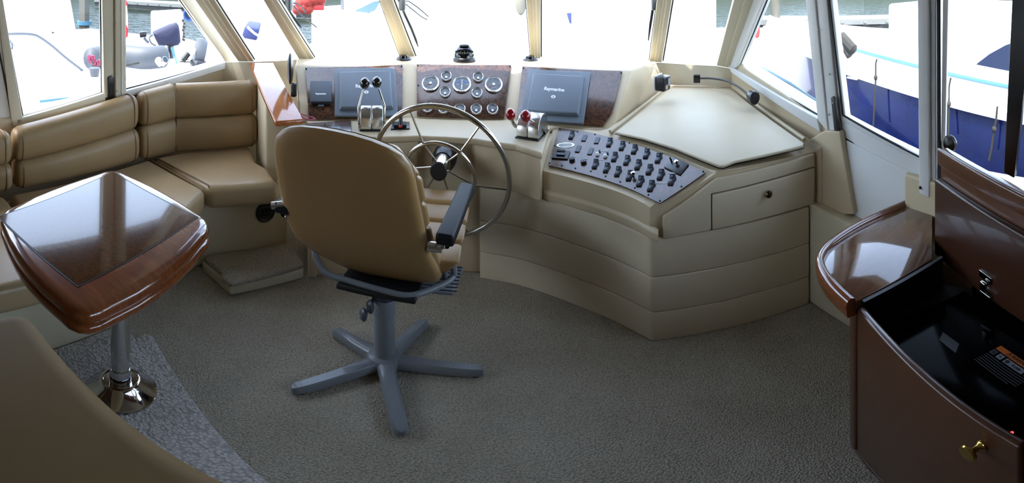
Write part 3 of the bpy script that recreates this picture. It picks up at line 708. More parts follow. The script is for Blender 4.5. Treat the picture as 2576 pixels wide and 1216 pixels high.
def put_gauge(proto, x, y):
    p = PL(x, y, fC[0]+fC[1]*(H0+.006), fC[1]); return place(proto, basis(p, gx, gy, fC[1]), ipC)
px2m = 2.78/1054*LON/R(140)
pb, pr_, ps = gauge_proto(22*px2m, 'big'), gauge_proto(23*px2m, 'rudder'), gauge_proto(13.6*px2m, 'small')
for x, y in ((1083, 211), (1242, 214)): put_gauge(pb, x, y)
put_gauge(pr_, 1162, 213)
for x, y in ((1123, 193), (1203, 195), (1120, 233), (1200, 235), (1076, 271), (1116, 274), (1157, 276), (1198, 276), (1239, 276)): put_gauge(ps, x, y)
for p_ in (pb, pr_, ps): kill(p_)
# --- slate covers
def cover(label, f, outp, innp, top, tpx, tsize, lpx, name='display_cover', thin=False):
    pts = [PL(*p, *f) for p in outp]; r = thing(name, label, 'display', sum(pts, V((0, 0, 0)))/4)
    x, y = fr(f); b = H0+.0065
    bm = BM(); slab(bm, outp, f, b, b+.014); mk('frame', bm, 'plastic_slate', r, bev=.006, seg=4)
    bm = BM(); lo_ = [PL(*p, f[0]+f[1]*(b+.013), f[1]) for p in innp]; c = sum(lo_, V((0, 0, 0)))/4
    prism(bm, lo_, [c+(p-c)*.93+f[1]*top for p in lo_]); mk('cover', bm, 'plastic_slate', r, bev=.007, seg=4)
    bm = BM(); o = PL(*tpx, f[0]+f[1]*(b+.0135+top), f[1]); text_bm(bm, 'Raymarine', tsize, o, x, y, .0004, .0012); mk('lettering', bm, 'ink_white', r)
    bm = BM(); o = PL(*lpx, f[0]+f[1]*(b+.0135+top), f[1]); M_ = basis(o, x, y, f[1])
    lathe(bm, [(0, 0), (.012, 0), (.012, .0006), (0, .0006)], n=24)
    for v in bm.verts: v.co = M_ @ V((v.co.x*1.25, v.co.y*.85, v.co.z))
    em = mk('emblem', bm, 'ink_white', r)
    bm = BM(); text_bm(bm, 'e', .016, o+f[1]*.0008, x, y, .0002, .0005); mk('emblem_mark', bm, 'plastic_slate_dark', em)
    return r
cover('large slate grey screen cover behind the black knobbed levers', fL, [(841, 177), (993, 172.5), (1001, 295), (842, 296)], [(851, 183.5), (984, 179.5), (991, 276), (852, 280)], .02, (920, 216.5), .031, (921.5, 232))
cover('large slate grey screen cover right of the gauges', fR, [(1331, 177), (1487, 185), (1468, 316), (1309, 303)], [(1340, 186.5), (1472, 194), (1457, 295), (1321, 287)], .02, (1394, 225), .031, (1392, 243.5))
# small hooded instrument on the left panel
f = fL; outp = [(781, 210), (834, 210), (834, 262), (781, 262)]
r = thing('display_cover', 'small square slate grey instrument cover at left of dash', 'display', PL(807, 236, *f)); x, y = fr(f); b = H0+.0065
bm = BM(); slab(bm, outp, f, b, b+.022); mk('cover', bm, 'plastic_slate_dark', r, bev=.003)
bm = BM(); text_bm(bm, 'Raymarine', .0155, PL(807, 236, f[0]+f[1]*(b+.0222), f[1]), x, y, .0003, .0007); mk('lettering', bm, 'ink_white', r)
bm = BM(); slab(bm, [(783, 262.5), (832, 262.5), (830, 266), (785, 266)], f, b, b+.014); mk('base', bm, 'plastic_black', r, bev=.002)
bm = BM(); slab(bm, [(800, 266), (815, 266), (815, 270), (800, 270)], f, b, b+.01); mk('clip', bm, 'plastic_slate_dark', r)
# ================================================================ SWITCH PANEL
def solve(x, y):
    u = v = .5
    for _ in range(14):
        q = proj(S(u, v)); e = 1e-3; qu = proj(S(u+e, v)); qv = proj(S(u, v+e))
        a, b_, c, d = (qu[0]-q[0])/e, (qv[0]-q[0])/e, (qu[1]-q[1])/e, (qv[1]-q[1])/e
        dx, dy = x-q[0], y-q[1]; D = a*d-b_*c; u += (dx*d-b_*dy)/D; v += (a*dy-c*dx)/D
        u = min(max(u, -.2), 1.2); v = min(max(v, -.3), 1.3)
    return u, v
def nrm_at(u, v):
    e = 1e-3; n = (S(u+e, v)-S(u, v)).cross(S(u, v+e)-S(u, v)).normalized(); return n if n.z > 0 else -n
def onS(x, y, h=0): u, v = solve(x, y); return S(u, v)+nrm_at(u, v)*h
swp = thing('switch_panel', 'purple brown burl switch panel with rows of rocker switches', 'switch panel', S(.5, .5))
bm = BM(); g0 = [[S(k/24, j/4)+nrm_at(.5, .5)*.002 for j in range(5)] for k in range(25)]; g1 = [[p+nrm_at(.5, .5)*.005 for p in r_] for r_ in g0]
va = [[bm.verts.new(p) for p in r_] for r_ in g0]; vb = [[bm.verts.new(p) for p in r_] for r_ in g1]
gridf(vb); gridf(va, True); ni, nj = 25, 5
loop = [(i, 0) for i in range(ni)]+[(ni-1, j) for j in range(1, nj)]+[(i, nj-1) for i in range(ni-2, -1, -1)]+[(0, j) for j in range(nj-2, 0, -1)]
for k in range(len(loop)):
    a, b = loop[k], loop[(k+1) % len(loop)]; bm.faces.new((va[a[0]][a[1]], va[b[0]][b[1]], vb[b[0]][b[1]], vb[a[0]][a[1]]))
mk('burl_plate', bm, 'burl', swp, ang_=50)
HP = .0075
def local(x, y, dx=5, dy=-13):
    o = onS(x, y, HP); y_ = onS(x+dx, y+dy, HP)-o; u, v = solve(x, y); n = nrm_at(u, v); y_ = (y_-n*y_.dot(n)).normalized()
    return basis(o, y_.cross(n), y_, n)
def rocker_proto(icon):
    bm = BM(); L, w = .0285, .0125
    prof = [(-L, .0), (-L, .005), (-L*.8, .0085), (-.003, .0075), (.006, .009), (L*.75, .0165), (L, .0145), (L, 0)]
    prism(bm, [V((-w, a, h)) for a, h in prof], [V((w, a, h)) for a, h in prof])
    bmesh.ops.recalc_face_normals(bm, faces=bm.faces)
    bmesh.ops.bevel(bm, geom=[e for e in bm.edges if e.calc_face_angle(0) > R(50)], offset=.003, segments=2, profile=.5, affect='EDGES', clamp_overlap=True)
    g = mk_local('rocker_switch', bm, 'switch_blue')
    bm = BM(); h = .0145
    ux, uy = V((1, 0, 0)), V((0, .95, .30))
    if icon == 0: text_bm(bm, 'O', .011, (0, L*.42, h*.95), ux, uy, .0002)
    elif icon == 1: lathe(bm, [(0, 0), (.004, 0), (.004, .0006), (0, .0006)], (0, L*.42, h*.93), (0, -.3, .95), 10)
    else: box(bm, (0, L*.42, h*.93), (.009, .005, .0005), basis((0, 0, 0), ux, uy, ux.cross(uy)))
    o = mk_child('icon', bm, 'ink_grey', g)
    bm = BM()
    for k in range(2): box(bm, (0, -L*.35-.0055*k, .0089), (.012-.002*k, .0022, .0006))
    mk_child('caption_mark', bm, 'ink_grey', g)
    return g
rp = [rocker_proto(0), rocker_proto(1), rocker_proto(2)]
rk = [(1438, 346), (1533.6, 364.4), (1565.5, 373), (1596.6, 381.7), (1627, 393), (1657, 404), (1546.5, 400.7), (1577.6, 409.3), (1606, 420.5), (1634.6, 432.6), (1663, 445.6), (1690.7, 458.5), (1498, 418.8), (1526.7, 428.3), (1555, 437.8), (1584.5, 448), (1611.3, 462), (1639, 474)]
for k, (x, y) in enumerate(rk): place(rp[k % 3], local(x, y), swp)
for p_ in rp: kill(p_)
for x, y in ((1470.5, 351.5), (1502.5, 357.5), (1455, 379), (1486, 385)):
    bm = BM(); M_ = local(x, y); box(bm, (0, 0, .002), (.024, .05, .004)); o = mk_local('blank_cover', bm, 'switch_slate')
    place(o, M_, swp); kill(o)
def on_panel(name, bm, mat, x, y, par=swp, **k):
    M_ = local(x, y, **k); bm.transform(M_); return mk(name, bm, mat, par)
bm = BM(); box(bm, (0, 0, .003), (.085, .062, .006)); bk = on_panel('breaker_block', bm, 'plastic_black', 1412, 394.5)
bm = BM(); box(bm, (0, .004, .008), (.045, .016, .008)); on_panel('breaker_toggle', bm, 'switch_slate', 1411, 397, bk)
bm = BM(); box(bm, (0, .0, .007), (.045, .014, .004)); on_panel('breaker_window', bm, 'rubber_black', 1412, 386, bk)
for x, y in ((1439.4, 406.7), (1468.8, 412.8)):
    bm = BM(); lathe(bm, [(0, 0), (.0155, 0), (.0155, .009), (.012, .012), (0, .012)], n=24); lk = on_panel('key_switch', bm, 'plastic_black', x, y)
    bm = BM(); box(bm, (0, 0, .0135), (.003, .011, .003)); on_panel('key_slot', bm, 'ink_grey', x, y, lk)
for x, y in ((1503, 393), (1523, 398)):
    bm = BM(); lathe(bm, [(0, 0), (.011, 0), (.011, .006), (.006, .012), (0, .013)], n=18); on_panel('push_button', bm, 'dial_white', x, y)
    bm = BM(); ball(bm, (0, 0, .004), .006, n=10); on_panel('pilot_light', bm, 'plastic_slate', x+6, y-8)
bm = BM(); lathe(bm, [(0, 0), (.004, 0), (.004, .012), (.010, .014), (.010, .022), (0, .024)], n=18); on_panel('pull_knob', bm, 'chrome', 1595, 449)
bm = BM(); qp = [onS(x, y, HP) for x, y in ((1693.5, 399), (1734.5, 419), (1712, 445.5), (1671, 425.8))]; prism(bm, qp, [p+nrm_at(.85, .6)*.006 for p in qp]); rm = mk('remote_plate', bm, 'plastic_black', swp, bev=.003)
bm = BM(); tube(bm, [onS(1692, 417, HP+.004), onS(1690, 411, HP+.022)], [.004, .006], 8); mk('toggle', bm, 'plastic_black_gloss', rm)
bm = BM(); lathe(bm, [(0, 0), (.004, 0), (.004, .012), (.011, .014), (.011, .022), (0, .024)], n=18); on_panel('pull_knob', bm, 'chrome', 1705, 420, rm)
# oval builder's plate and caption lines
bm = BM(); lathe(bm, [(0, 0), (1, 0), (1, .0012), (0, .0012)], n=32)
for v in bm.verts: v.co = V((v.co.x*.050, v.co.y*.021, v.co.z))
ov = on_panel('oval_plate', bm, 'aluminium', 1423, 369, dx=2.5, dy=-13)
bm = BM()
for k in range(5): w = .078*math.sqrt(1-((k-2)/2.9)**2); box(bm, (0, (k-2)*.0062, .0016), (w, .0028, .0005))
on_panel('plate_lines', bm, 'plastic_slate_dark', 1423, 369, ov, dx=2.5, dy=-13)
for x, y, w in ((1522, 382, .04), (1511, 405, .04), (1443, 397, .02), (1474, 402.5, .02), (1666, 464, .09), (1697, 438, .06)):
    bm = BM()
    for k in range(2): box(bm, (0, -.005*k, .0004), (w, .0022, .0005))
    on_panel('caption_mark', bm, 'ink_white', x, y)
for x, y in ((1409, 330), (1453, 335), (1497, 341.5), (1540.5, 351), (1584, 363), (1625, 376.5), (1667, 390.5), (1770, 435.5), (1715, 473), (1661, 509), (1632, 494), (1598, 476.5), (1561, 461), (1524, 447), (1487, 434.5), (1448, 427), (1414, 420), (1383, 414), (1396.5, 370)):
    bm = BM(); ball(bm, (0, 0, 0), .0048, (1, 1, .7), 8); on_panel('screw', bm, 'plastic_black', x, y)
# ================================================================ THINGS ON THE HELM
# left control pair: black ball knobs on steel levers
def drum(bm, c, xw, depth, h, ax, fw, n=14):
    """half-round housing: side profile swept across its width (ax), front towards fw"""
    ax, fw = V(ax), V(fw); up = V((0, 0, 1)); prof = []
    for k in range(n+1):
        t = math.pi*k/n; prof.append(fw*math.cos(t)*depth/2+up*(.018+math.sin(t)**.8*(h-.018)))
    prof = [fw*depth/2]+prof+[-fw*depth/2]
    prism(bm, [V(c)+p-ax*xw/2 for p in prof], [V(c)+p+ax*xw/2 for p in prof])
tc = P(935, 331, ZS); fw = V((tc.x, tc.y, 0)).normalized()*-1; ax = V((-fw.y, fw.x, 0)); cb = tc-fw*.058+V((0, 0, .0005))
th = thing('engine_control', 'twin lever engine control with black ball knobs on the helm shelf', 'throttle', cb)
bm = BM(); box(bm, cb+V((0, 0, .003)), (.137, .122, .006), basis((0, 0, 0), ax, -fw, (0, 0, 1))); mk('base_plate', bm, 'rubber_black', th, bev=.003)
for s, nm in ((-1, 'housing'), (1, 'housing')):
    bm = BM(); drum(bm, cb+ax*s*.033+V((0, 0, .006)), .062, .112, .105, ax, fw); mk(nm, bm, 'aluminium', th, bev=.004)
for pts, kn in ((((904, 314), (903, 298), (901, 272), (914, 226)), (917.7, 210)), (((966, 311), (967, 296), (968, 268), (953, 224)), (948, 207.5))):
    d0 = math.hypot(cb.x, cb.y)
    bm = BM(); w = [PD(x, y, d0+dd) for (x, y), dd in zip(pts, (0, .0, .01, .03))]; tube(bm, w, [.008, .008, .0065, .0055], 10); lv = mk('lever', bm, 'steel', th)
    bm = BM(); lathe(bm, [(0, 0), (.014, 0), (.014, .012), (0, .014)], w[0]-ax*.006, ax, 14); mk('pivot', bm, 'steel', lv)
    bm = BM(); ball(bm, PD(*kn, d0+.034), .0285, n=24); mk('knob', bm, 'plastic_black_gloss', lv)
# right control pair: red ball knobs
b0, b1, b2 = P(1295, 348, ZS), P(1355, 357, ZS), P(1382, 329, ZS); ax = (b1-b0).normalized(); fw = V((ax.y, -ax.x, 0)); cb = (b0+b2)/2+V((0, 0, .0005))
w_, dp = (b1-b0).length, abs((b2-b1).dot(fw))
th = thing('engine_control', 'twin lever engine control with red ball knobs right of the wheel', 'throttle', cb)
bm = BM(); box(bm, cb+V((0, 0, .003)), (w_, dp, .006), basis((0, 0, 0), ax, -fw, (0, 0, 1))); mk('base_plate', bm, 'rubber_black', th, bev=.003)
for s in (-1, 1):
    bm = BM(); drum(bm, cb+ax*s*w_*.235+V((0, 0, .006)), w_*.45, dp*.9, .10, ax, fw); mk('housing', bm, 'aluminium', th, bev=.004)
d0 = math.hypot(cb.x, cb.y)
bm = BM(); w = [PD(1303, 320, d0-.01), PD(1294, 315, d0-.04), PD(1288, 304, d0-.08), PD(1284, 292, d0-.10)]; tube(bm, curve_pts(w, 4), .0095, 10); lv = mk('lever', bm, 'steel', th)
bm = BM(); ball(bm, PD(1284, 288, d0-.10), .0275, n=24); mk('knob', bm, 'red_gloss', lv)
w = [PD(1373, 333, d0-.005), PD(1362, 322, d0-.03), PD(1345, 309, d0-.07), PD(1330, 298, d0-.10)]
bm = BM(); tube(bm, w, [.017, .013, .009, .008], 10, flat=.5); lv = mk('lever', bm, 'steel', th)
bm = BM(); lathe(bm, [(0, 0), (.009, 0), (.009, .008), (0, .009)], w[0], ax, 12); mk('pivot', bm, 'chrome', lv)
bm = BM(); ball(bm, PD(1322, 292.5, d0-.10), .0285, n=24); mk('knob', bm, 'red_gloss', lv)
# burl control box at the left end of the shelf
cpx = [(772, 316), (883, 306.5), (884, 340), (790, 350)]
q = [P(*p, ZS+.002) for p in cpx]; r = thing('control_panel', 'small burl control panel with red button behind the chair top', 'control panel', sum(q, V((0, 0, 0)))/4)
bm = BM(); extr(bm, q, (0, 0, .012)); mk('burl_plate', bm, 'burl', r, bev=.003)
bm = BM(); extr(bm, [P(*p, ZS+.014) for p in ((822, 323), (857, 322), (858, 341), (820, 342))], (0, 0, .008)); dsp = mk('display_unit', bm, 'plastic_slate', r, bev=.003)
bm = BM(); extr(bm, [P(*p, ZS+.0225) for p in ((826, 325), (845, 324), (845, 334), (826, 335))], (0, 0, .001)); mk('screen', bm, 'dial_dark', dsp)
bm = BM(); box(bm, P(851, 327, ZS+.024), (.014, .014, .006)); mk('button', bm, 'red_plastic', dsp, bev=.002)
for x, y in ((818, 313.5), (879, 309)):
    bm = BM(); ball(bm, P(x, y, ZS+.0145), .006, n=10); mk('screw', bm, 'plastic_black', r)
# joystick box
r = thing('joystick_control', 'small black joystick switch box with red button beside steering wheel', 'switch box', P(1008, 320, ZS))
bm = BM(); extr(bm, [P(*p, ZS+.0008) for p in ((983, 327), (1031, 326), (1030, 309), (988, 309))], (0, 0, .006)); mk('plate', bm, 'plastic_black', r, bev=.002)
bm = BM(); extr(bm, [P(*p, ZS+.007) for p in ((990, 323), (1023, 322), (1022, 313), (993, 313))], (0, 0, .016)); mk('housing', bm, 'pad_black', r, bev=.004)
p = P(1008, 315, ZS+.023); bm = BM(); tube(bm, [p, p+V((0, .006, .045))], [.014, .009], 12); mk('lever', bm, 'plastic_black', r)
bm = BM(); ball(bm, P(1008, 316.5, ZS+.03)+V((0, -.012, 0)), .011, (1, .5, .6), 12); mk('button', bm, 'red_plastic', r)
# dash speakers, compass
for x, y, lab in ((1015, 149, 'round black dash vent left of the compass'), (1334, 151, 'round black dash vent right of the compass')):
    c = P(x, y, .9865); bm = BM(); lathe(bm, [(0, 0), (.056, 0), (.058, .004), (.046, .012), (.036, .010), (.0, .010)], c, n=32)
    r = tag(mk('dash_vent', bm, 'plastic_black'), lab, 'vent')
    bm = BM()
    lathe(bm, [(.0, .008), (.036, .010), (.034, .024), (.022, .03), (0, .031)], c, n=24); mk('nozzle', bm, 'plastic_black_gloss', r)
c = P(1168, 153, .9865)
cp = thing('compass', 'black domed compass on the dash above the gauges', 'compass', c)
bm = BM(); lathe(bm, [(0, 0), (.080, 0), (.083, .006), (.080, .020), (.074, .026), (0, .026)], c, n=36); mk('base_ring', bm, 'plastic_black', cp)
bm = BM(); rows = []
for k in range(13):
    t = math.pi/2*k/12; rows.append((.075*math.cos(t), .024+.078*math.sin(t)))
lathe(bm, rows, c, n=36); dm = mk('dome', bm, 'plastic_black_gloss', cp)
vd = V((-c.x, -c.y, 0)).normalized(); sd = V((-vd.y, vd.x, 0))
bm = BM(); pts = [c+V((0, 0, .058))+sd*math.sin(a)*.064+vd*math.cos(a)*.064+V((0, 0, .014*math.cos(a*1.5))) for a in [R(-58+11.6*k) for k in range(11)]]
tube(bm, pts, .013, 8, flat=.6); mk('window_band', bm, 'glass_black', dm)
bm = BM()
for k in range(-5, 6):
    a = R(9.5*k); o = c+V((0, 0, .052))+sd*math.sin(a)*.0735+vd*math.cos(a)*.0735
    tube(bm, [o, o+V((0, 0, .010 if k % 2 else .018))], .0016, 5)
mk('card_mark', bm, 'ink_grey', dm)
bm = BM(); pts = [c+V((0, 0, .092))+sd*math.sin(a)*.045+vd*math.cos(a)*.045 for a in [R(-40+10*k) for k in range(9)]]; tube(bm, pts, .009, 8); mk('hood', bm, 'plastic_black', dm)
# little fan clipped to the dash end, seen edge-on
r = thing('fan', 'small black cabin fan seen edge-on clipped to the left dash end', 'fan', PD(737, 230, 2.7))
c = PD(730, 173, 2.78); axf = V((math.cos(ang(730, 0)[0]), -math.sin(ang(730, 0)[0]), 0))
bm = BM(); lathe(bm, [(0, -.022), (.045, -.020), (.082, -.006), (.085, .004), (.07, .014), (.03, .022), (0, .022)], c, axf, 30); mk('fan_guard', bm, 'plastic_black', r)
bm = BM(); tube(bm, [PD(731, 200, 2.78), PD(733, 212, 2.76), PD(737, 222, 2.73)], .007, 8); mk('stem', bm, 'plastic_black', r)
bm = BM(); box(bm, PD(739, 226, 2.71), (.03, .03, .075)); mk('clip', bm, 'plastic_black', r, bev=.005)
# red wrist strap
pts = [P(757, 287, .81), P(770, 291, .806), P(785, 295, .80), P(792, 299, .795), P(783, 302, .795), P(769, 300, .80), P(758, 293, .806)]
bm = BM(); tube(bm, curve_pts(pts, 4), .007, 6, flat=.4); tag(mk('strap', bm, 'red_cloth'), 'dark red looped cord strap on the shelf beside the varnished board', 'strap')
# socket box on the dash end
dn = (pt(1676, 221)-pt(1528, 322)).cross(V((0, 0, 1))).normalized(); dn = dn if dn.dot(V((-1, 0, 0))) < 0 else -dn
al = V((-dn.y, dn.x, 0)); al = al if al.y > 0 else -al
c = PD(1655, 207, 2.66)
r = thing('socket_box', 'black box with round silver socket on the dash end wall', 'socket', c)
bm = BM(); box(bm, c, (.10, .008, .085), basis((0, 0, 0), al, dn, (0, 0, 1))); mk('wall_plate', bm, 'frame_white', r, bev=.004)
bm = BM(); box(bm, c+dn*.037, (.085, .066, .075), basis((0, 0, 0), al, dn, (0, 0, 1))); bd = mk('body', bm, 'plastic_black', r, bev=.008)
bm = BM(); fo = c+dn*.0705; lathe(bm, [(.0, .0), (.014, .0), (.0145, .002), (.0105, .003), (.0, .001)], fo+al*-.012+V((0, 0, -.014)), dn, 24); mk('socket_ring', bm, 'chrome', bd)
bm = BM(); box(bm, fo+al*.022+V((0, 0, .006)), (.026, .0008, .04), basis((0, 0, 0), al, dn, (0, 0, 1))); mk('printed_patch', bm, 'ink_grey', bd)
# gooseneck chart light
bx = PD(1753, 198, 2.86)
r = thing('chart_light', 'black gooseneck chart light on the ledge below right windscreen', 'lamp', bx)
bm = BM(); box(bm, bx, (.046, .03, .046), basis((0, 0, 0), V((math.cos(R(25)), -math.sin(R(25)), 0)), V((math.sin(R(25)), math.cos(R(25)), 0)), (0, 0, 1))); mk('base', bm, 'plastic_black', r, bev=.005)
pts = [PD(1762, 197, 2.84), PD(1785, 197, 2.80), PD(1812, 200, 2.74), PD(1836, 207, 2.66), PD(1858, 219, 2.56), PD(1880, 236, 2.47), PD(1886, 241, 2.45)]
bm = BM(); tube(bm, curve_pts(pts, 5), .0058, 10); mk('gooseneck', bm, 'plastic_black', r)
h0, h1 = PD(1887, 241, 2.46), PD(1905, 250, 2.40); axh = (h1-h0).normalized()
bm = BM(); lathe(bm, [(0, -.012), (.02, -.01), (.032, .012), (.034, .05), (.03, .055), (0, .055)], h0, axh, 24); hd = mk('head', bm, 'plastic_black', r)
bm = BM(); lathe(bm, [(0, 0), (.012, 0), (.012, .003), (0, .003)], h0+axh*.03+V((-.02, -.027, 0)), V((-.6, -.8, .0)), 18); mk('switch', bm, 'rubber_black', hd)
# ================================================================ STEERING WHEEL
wc = PD(1106, 444, 2.135); wn = V((-.06, -1, -.268)).normalized(); hb = PD(1103, 432, 2.085); hx = (hb-PD(1118, 399, 2.26)).normalized(); wu = (V((0, 0, 1))-wn*wn.z).normalized(); wr = wu.cross(wn).normalized()
sw = thing('steering_wheel', 'stainless steel six-spoke wheel with inner ring before the helm', 'steering wheel', wc)
def circ(rad, n=72, off=0): return [wc+(wr*math.cos(2*math.pi*k/n)+wu*math.sin(2*math.pi*k/n))*rad+wn*off for k in range(n)]
bm = BM(); tube(bm, circ(.355), .0125, 12, True); mk('rim', bm, 'steel', sw)
bm = BM(); tube(bm, circ(.184, 56, .012), .0095, 10, True); mk('inner_ring', bm, 'steel', sw)
for k in range(6):
    a = R(52+60*k); d = wr*math.cos(a)+wu*math.sin(a)
    bm = BM(); tube(bm, [hb-hx*.045+d*.026, wc+d*.184+wn*.012, wc+d*.350], .0052, 8); mk('spoke', bm, 'steel', sw)
bm = BM(); lathe(bm, [(.046, -.125), (.046, -.06), (.041, -.006), (.0, -.006)], hb, hx, 32); mk('hub', bm, 'steel', sw)
bm = BM(); lathe(bm, [(.0, -.008), (.0425, -.008), (.0435, .0), (.039, .006), (0, .008)], hb, hx, 32); mk('hub_cap', bm, 'rubber_black', sw)
bm = BM(); lathe(bm, [(.066, -.205), (.065, -.165), (.058, -.14), (.05, -.12), (0, -.12)], hb, hx, 32); mk('helm_pump', bm, 'plastic_black', sw)
# ================================================================ HELM CHAIR
cc = P(968, 918, 0); cc = V((-.482, 1.534, 0))
ch = thing('helm_chair', 'tan leather pedestal helm chair on a grey five-star base', 'chair', cc)
hubz = .052
tips = [P(734, 975, .035), P(1217, 928, .035), P(1011, 1087, .035), P(841, 826, .035), P(1069, 803, .035)]
for t in tips:
    d = V((t.x-cc.x, t.y-cc.y, 0)); L = d.length; d.normalize(); s = V((-d.y, d.x, 0)); rows = []
    for k, (f_, w, z0, z1) in enumerate(((.05, .036, .014, .060), (.15, .034, .014, .059), (.22, .031, .014, .056), (.5, .028, .012, .050), (.85, .026, .010, .044), (.95, .024, .010, .042), (.985, .018, .010, .038), (1.0, .008, .012, .034))):
        p = cc+d*L*f_
        rows.append([p+s*w+V((0, 0, z0)), p+s*w+V((0, 0, z1-.012)), p+s*w*.66+V((0, 0, z1)), p-s*w*.66+V((0, 0, z1)), p-s*w+V((0, 0, z1-.012)), p-s*w+V((0, 0, z0))])
    bm = BM(); loft(bm, rows, True, True); lg = mk('base_leg', bm, 'chair_grey', ch, ang_=50)
    bm = BM(); lathe(bm, [(0, .0005), (.02, .0005), (.022, .012), (0, .012)], cc+d*(L-.03), n=16); mk('glide', bm, 'rubber_black', lg)
bm = BM(); lathe(bm, [(0, .012), (.07, .012), (.07, .045), (.062, .060), (.045, .066), (0, .066)], cc, n=36); mk('hub', bm, 'chair_grey', ch)
bm = BM(); lathe(bm, [(.041, .06), (.041, .30), (.0, .30)], cc, n=36); mk('post', bm, 'chair_grey', ch)
bm = BM(); lathe(bm, [(.0, .275), (.046, .275), (.047, .28), (.047, .345), (.044, .35), (.0, .35)], cc, n=36); co_ = mk('collar', bm, 'chair_grey', ch)
bm = BM(); lathe(bm, [(.0, .35), (.040, .35), (.040, .395), (.046, .397), (.046, .42), (.0, .42)], cc, n=36); mk('inner_tube', bm, 'chair_grey_dark', ch)
for (x, y), d_ in (((934, 772), 1.50), ((917, 792), 1.50)):
    p = PD(x, y, d_); bm = BM(); lathe(bm, [(0, -.008), (.012, -.008), (.026, 0), (.026, .006), (.018, .014), (0, .014)], p, V((-.75, -.5, .1)), 18)
    tube(bm, [p, V((cc.x-.03, cc.y-.02, p.z+.005))], .006, 8); mk('clamp_knob', bm, 'chair_grey_dark', co_)
bm = BM(); box(bm, cc+V((0, .05, .437)), (.30, .34, .022)); mk('seat_plate', bm, 'rubber_black', ch, bev=.006)  # blackened to stand for the dark shade under the seat
# tubular frame under the seat
pts = [P(792, 630, .53), P(797, 652, .50), P(822, 688, .462), P(880, 708, .455), P(960, 731, .452), P(1015, 744, .448), P(1050, 741, .448), P(1095, 725, .452), P(1128, 708, .46), P(1142, 690, .475), P(1140, 668, .52)]
bm = BM(); tube(bm, curve_pts(pts, 4), .0125, 10); mk('tube_frame', bm, 'chair_grey', ch)
bm = BM(); fp = [P(1140, 668, .34), P(1166, 674, .34), P(1139, 740, .34), P(1090, 726, .34)]
fx0 = V((-.74, 0, 0)); q = [V((-.44, fp[1].y+.02, .33)), V((fp[1].x, fp[1].y, .33)), V((fp[2].x, fp[2].y, .33)), V((-.44, fp[2].y, .33))]
extr(bm, q, (0, 0, .014)); ft = mk('footrest', bm, 'chair_grey', ch, bev=.004)
bm = BM()
for k in range(8):
    y = q[2].y+.012+(q[1].y-q[2].y-.02)*k/7; box(bm, V(((q[1].x-.44)/2+.0, y, .346)), (q[1].x+.43, .004, .004))
mk('tread_rib', bm, 'chair_grey_dark', ft)
for sx in (-.42, -.275):
    bm = BM(); tube(bm, [V((sx, 1.60, .46)), V((sx, 1.68, .42)), V((sx, 1.72, .347))], .011, 8); mk('footrest_arm', bm, 'chair_grey', ch)
# seat
def tuft(name, xs, ys, z0, zf, zb, mat, par, n):
    bm = BM()
    for k in range(n):
        y0, y1 = ys[0]+(ys[1]-ys[0])*k/n, ys[0]+(ys[1]-ys[0])*(k+1)/n
        za, zb_ = zb+(zf-zb)*k/n, zb+(zf-zb)*(k+1)/n
        b2 = BM(); i_ = .055; zz0 = z0+(.03 if k else .05); prism(b2, [V((xs[0]+i_, y0, zz0)), V((xs[1]-i_, y0, zz0)), V((xs[1]-i_, y1-(.03 if k == n-1 else 0), zz0)), V((xs[0]+i_, y1-(.03 if k == n-1 else 0), zz0))], [V((xs[0], y0, za)), V((xs[1], y0, za)), V((xs[1], y1, zb_)), V((xs[0], y1, zb_))])
        bmesh.ops.recalc_face_normals(b2, faces=b2.faces)
        bmesh.ops.bevel(b2, geom=b2.edges[:], offset=.02 if k < n-1 else .03, segments=4, profile=.5, affect='EDGES', clamp_overlap=True)
        m_ = bpy.data.meshes.new('t'); b2.to_mesh(m_); b2.free(); bm.from_mesh(m_); bpy.data.meshes.remove(m_)
    return mk(name, bm, mat, par, weld=False)
tuft('seat_cushion', (-.80, -.185), (1.50, 2.03), .455, .605, .555, 'leather_chair', ch, 4)
# back shell: outline in the leaning plane of the rear face
b0, b1 = V((-.75, 1.475, .47)), V((-.26, 1.475, .47)); bt = V((-.5, 1.255, 1.05))
nb_ = (b1-b0).cross(bt-b0).normalized(); nb_ = nb_ if nb_.y < 0 else -nb_
opx = [(681, 372), (686, 340), (700, 325), (722, 317), (750, 315), (790, 319), (830, 326), (880, 337), (930, 352), (975, 371), (1005, 392), (1026, 420), (1037, 452), (1046, 500), (1056, 550), (1067, 605), (1080, 650), (1098, 682), (1106, 703), (1098, 716), (1070, 718), (1030, 714), (980, 706), (930, 697), (880, 684), (840, 667), (800, 646), (765, 622), (738, 600), (722, 570), (708, 535), (700, 500), (692, 450), (685, 410)]
tb_ = V((0, -.965, .262)); op = [PL(x, y, bt, nb_) for x, y in opx]; oc = sum(op, V((0, 0, 0)))/len(op)
rows = []
for k, h in ((.0, .012), (.45, .011), (.8, .007), (.93, .0), (.985, -.014), (1.0, -.032), (1.0, -.055), (.985, -.062), (0, -.062)):
    rows.append([oc+(p-oc)*max(k, 1e-3)+tb_*h for p in op])
bm = BM(); loft(bm, rows, True, True); mk('back_shell', bm, 'leather_chair', ch, ang_=60)
rows = []; N = 40
bm = BM(); up_ = (bt-(b0+b1)/2).normalized()
hs = [(p-oc).dot(up_) for p in op]; lo_h, hi_h = min(hs), max(hs)
def span(h):
    xs = []
    for i in range(len(op)):
        a, b = hs[i], hs[(i+1) % len(op)]
        if (a-h)*(b-h) <= 0 and a != b: t = (h-a)/(b-a); xs.append((op[i].x-oc.x)*(1-t)+(op[(i+1) % len(op)].x-oc.x)*t)
    return min(xs), max(xs)
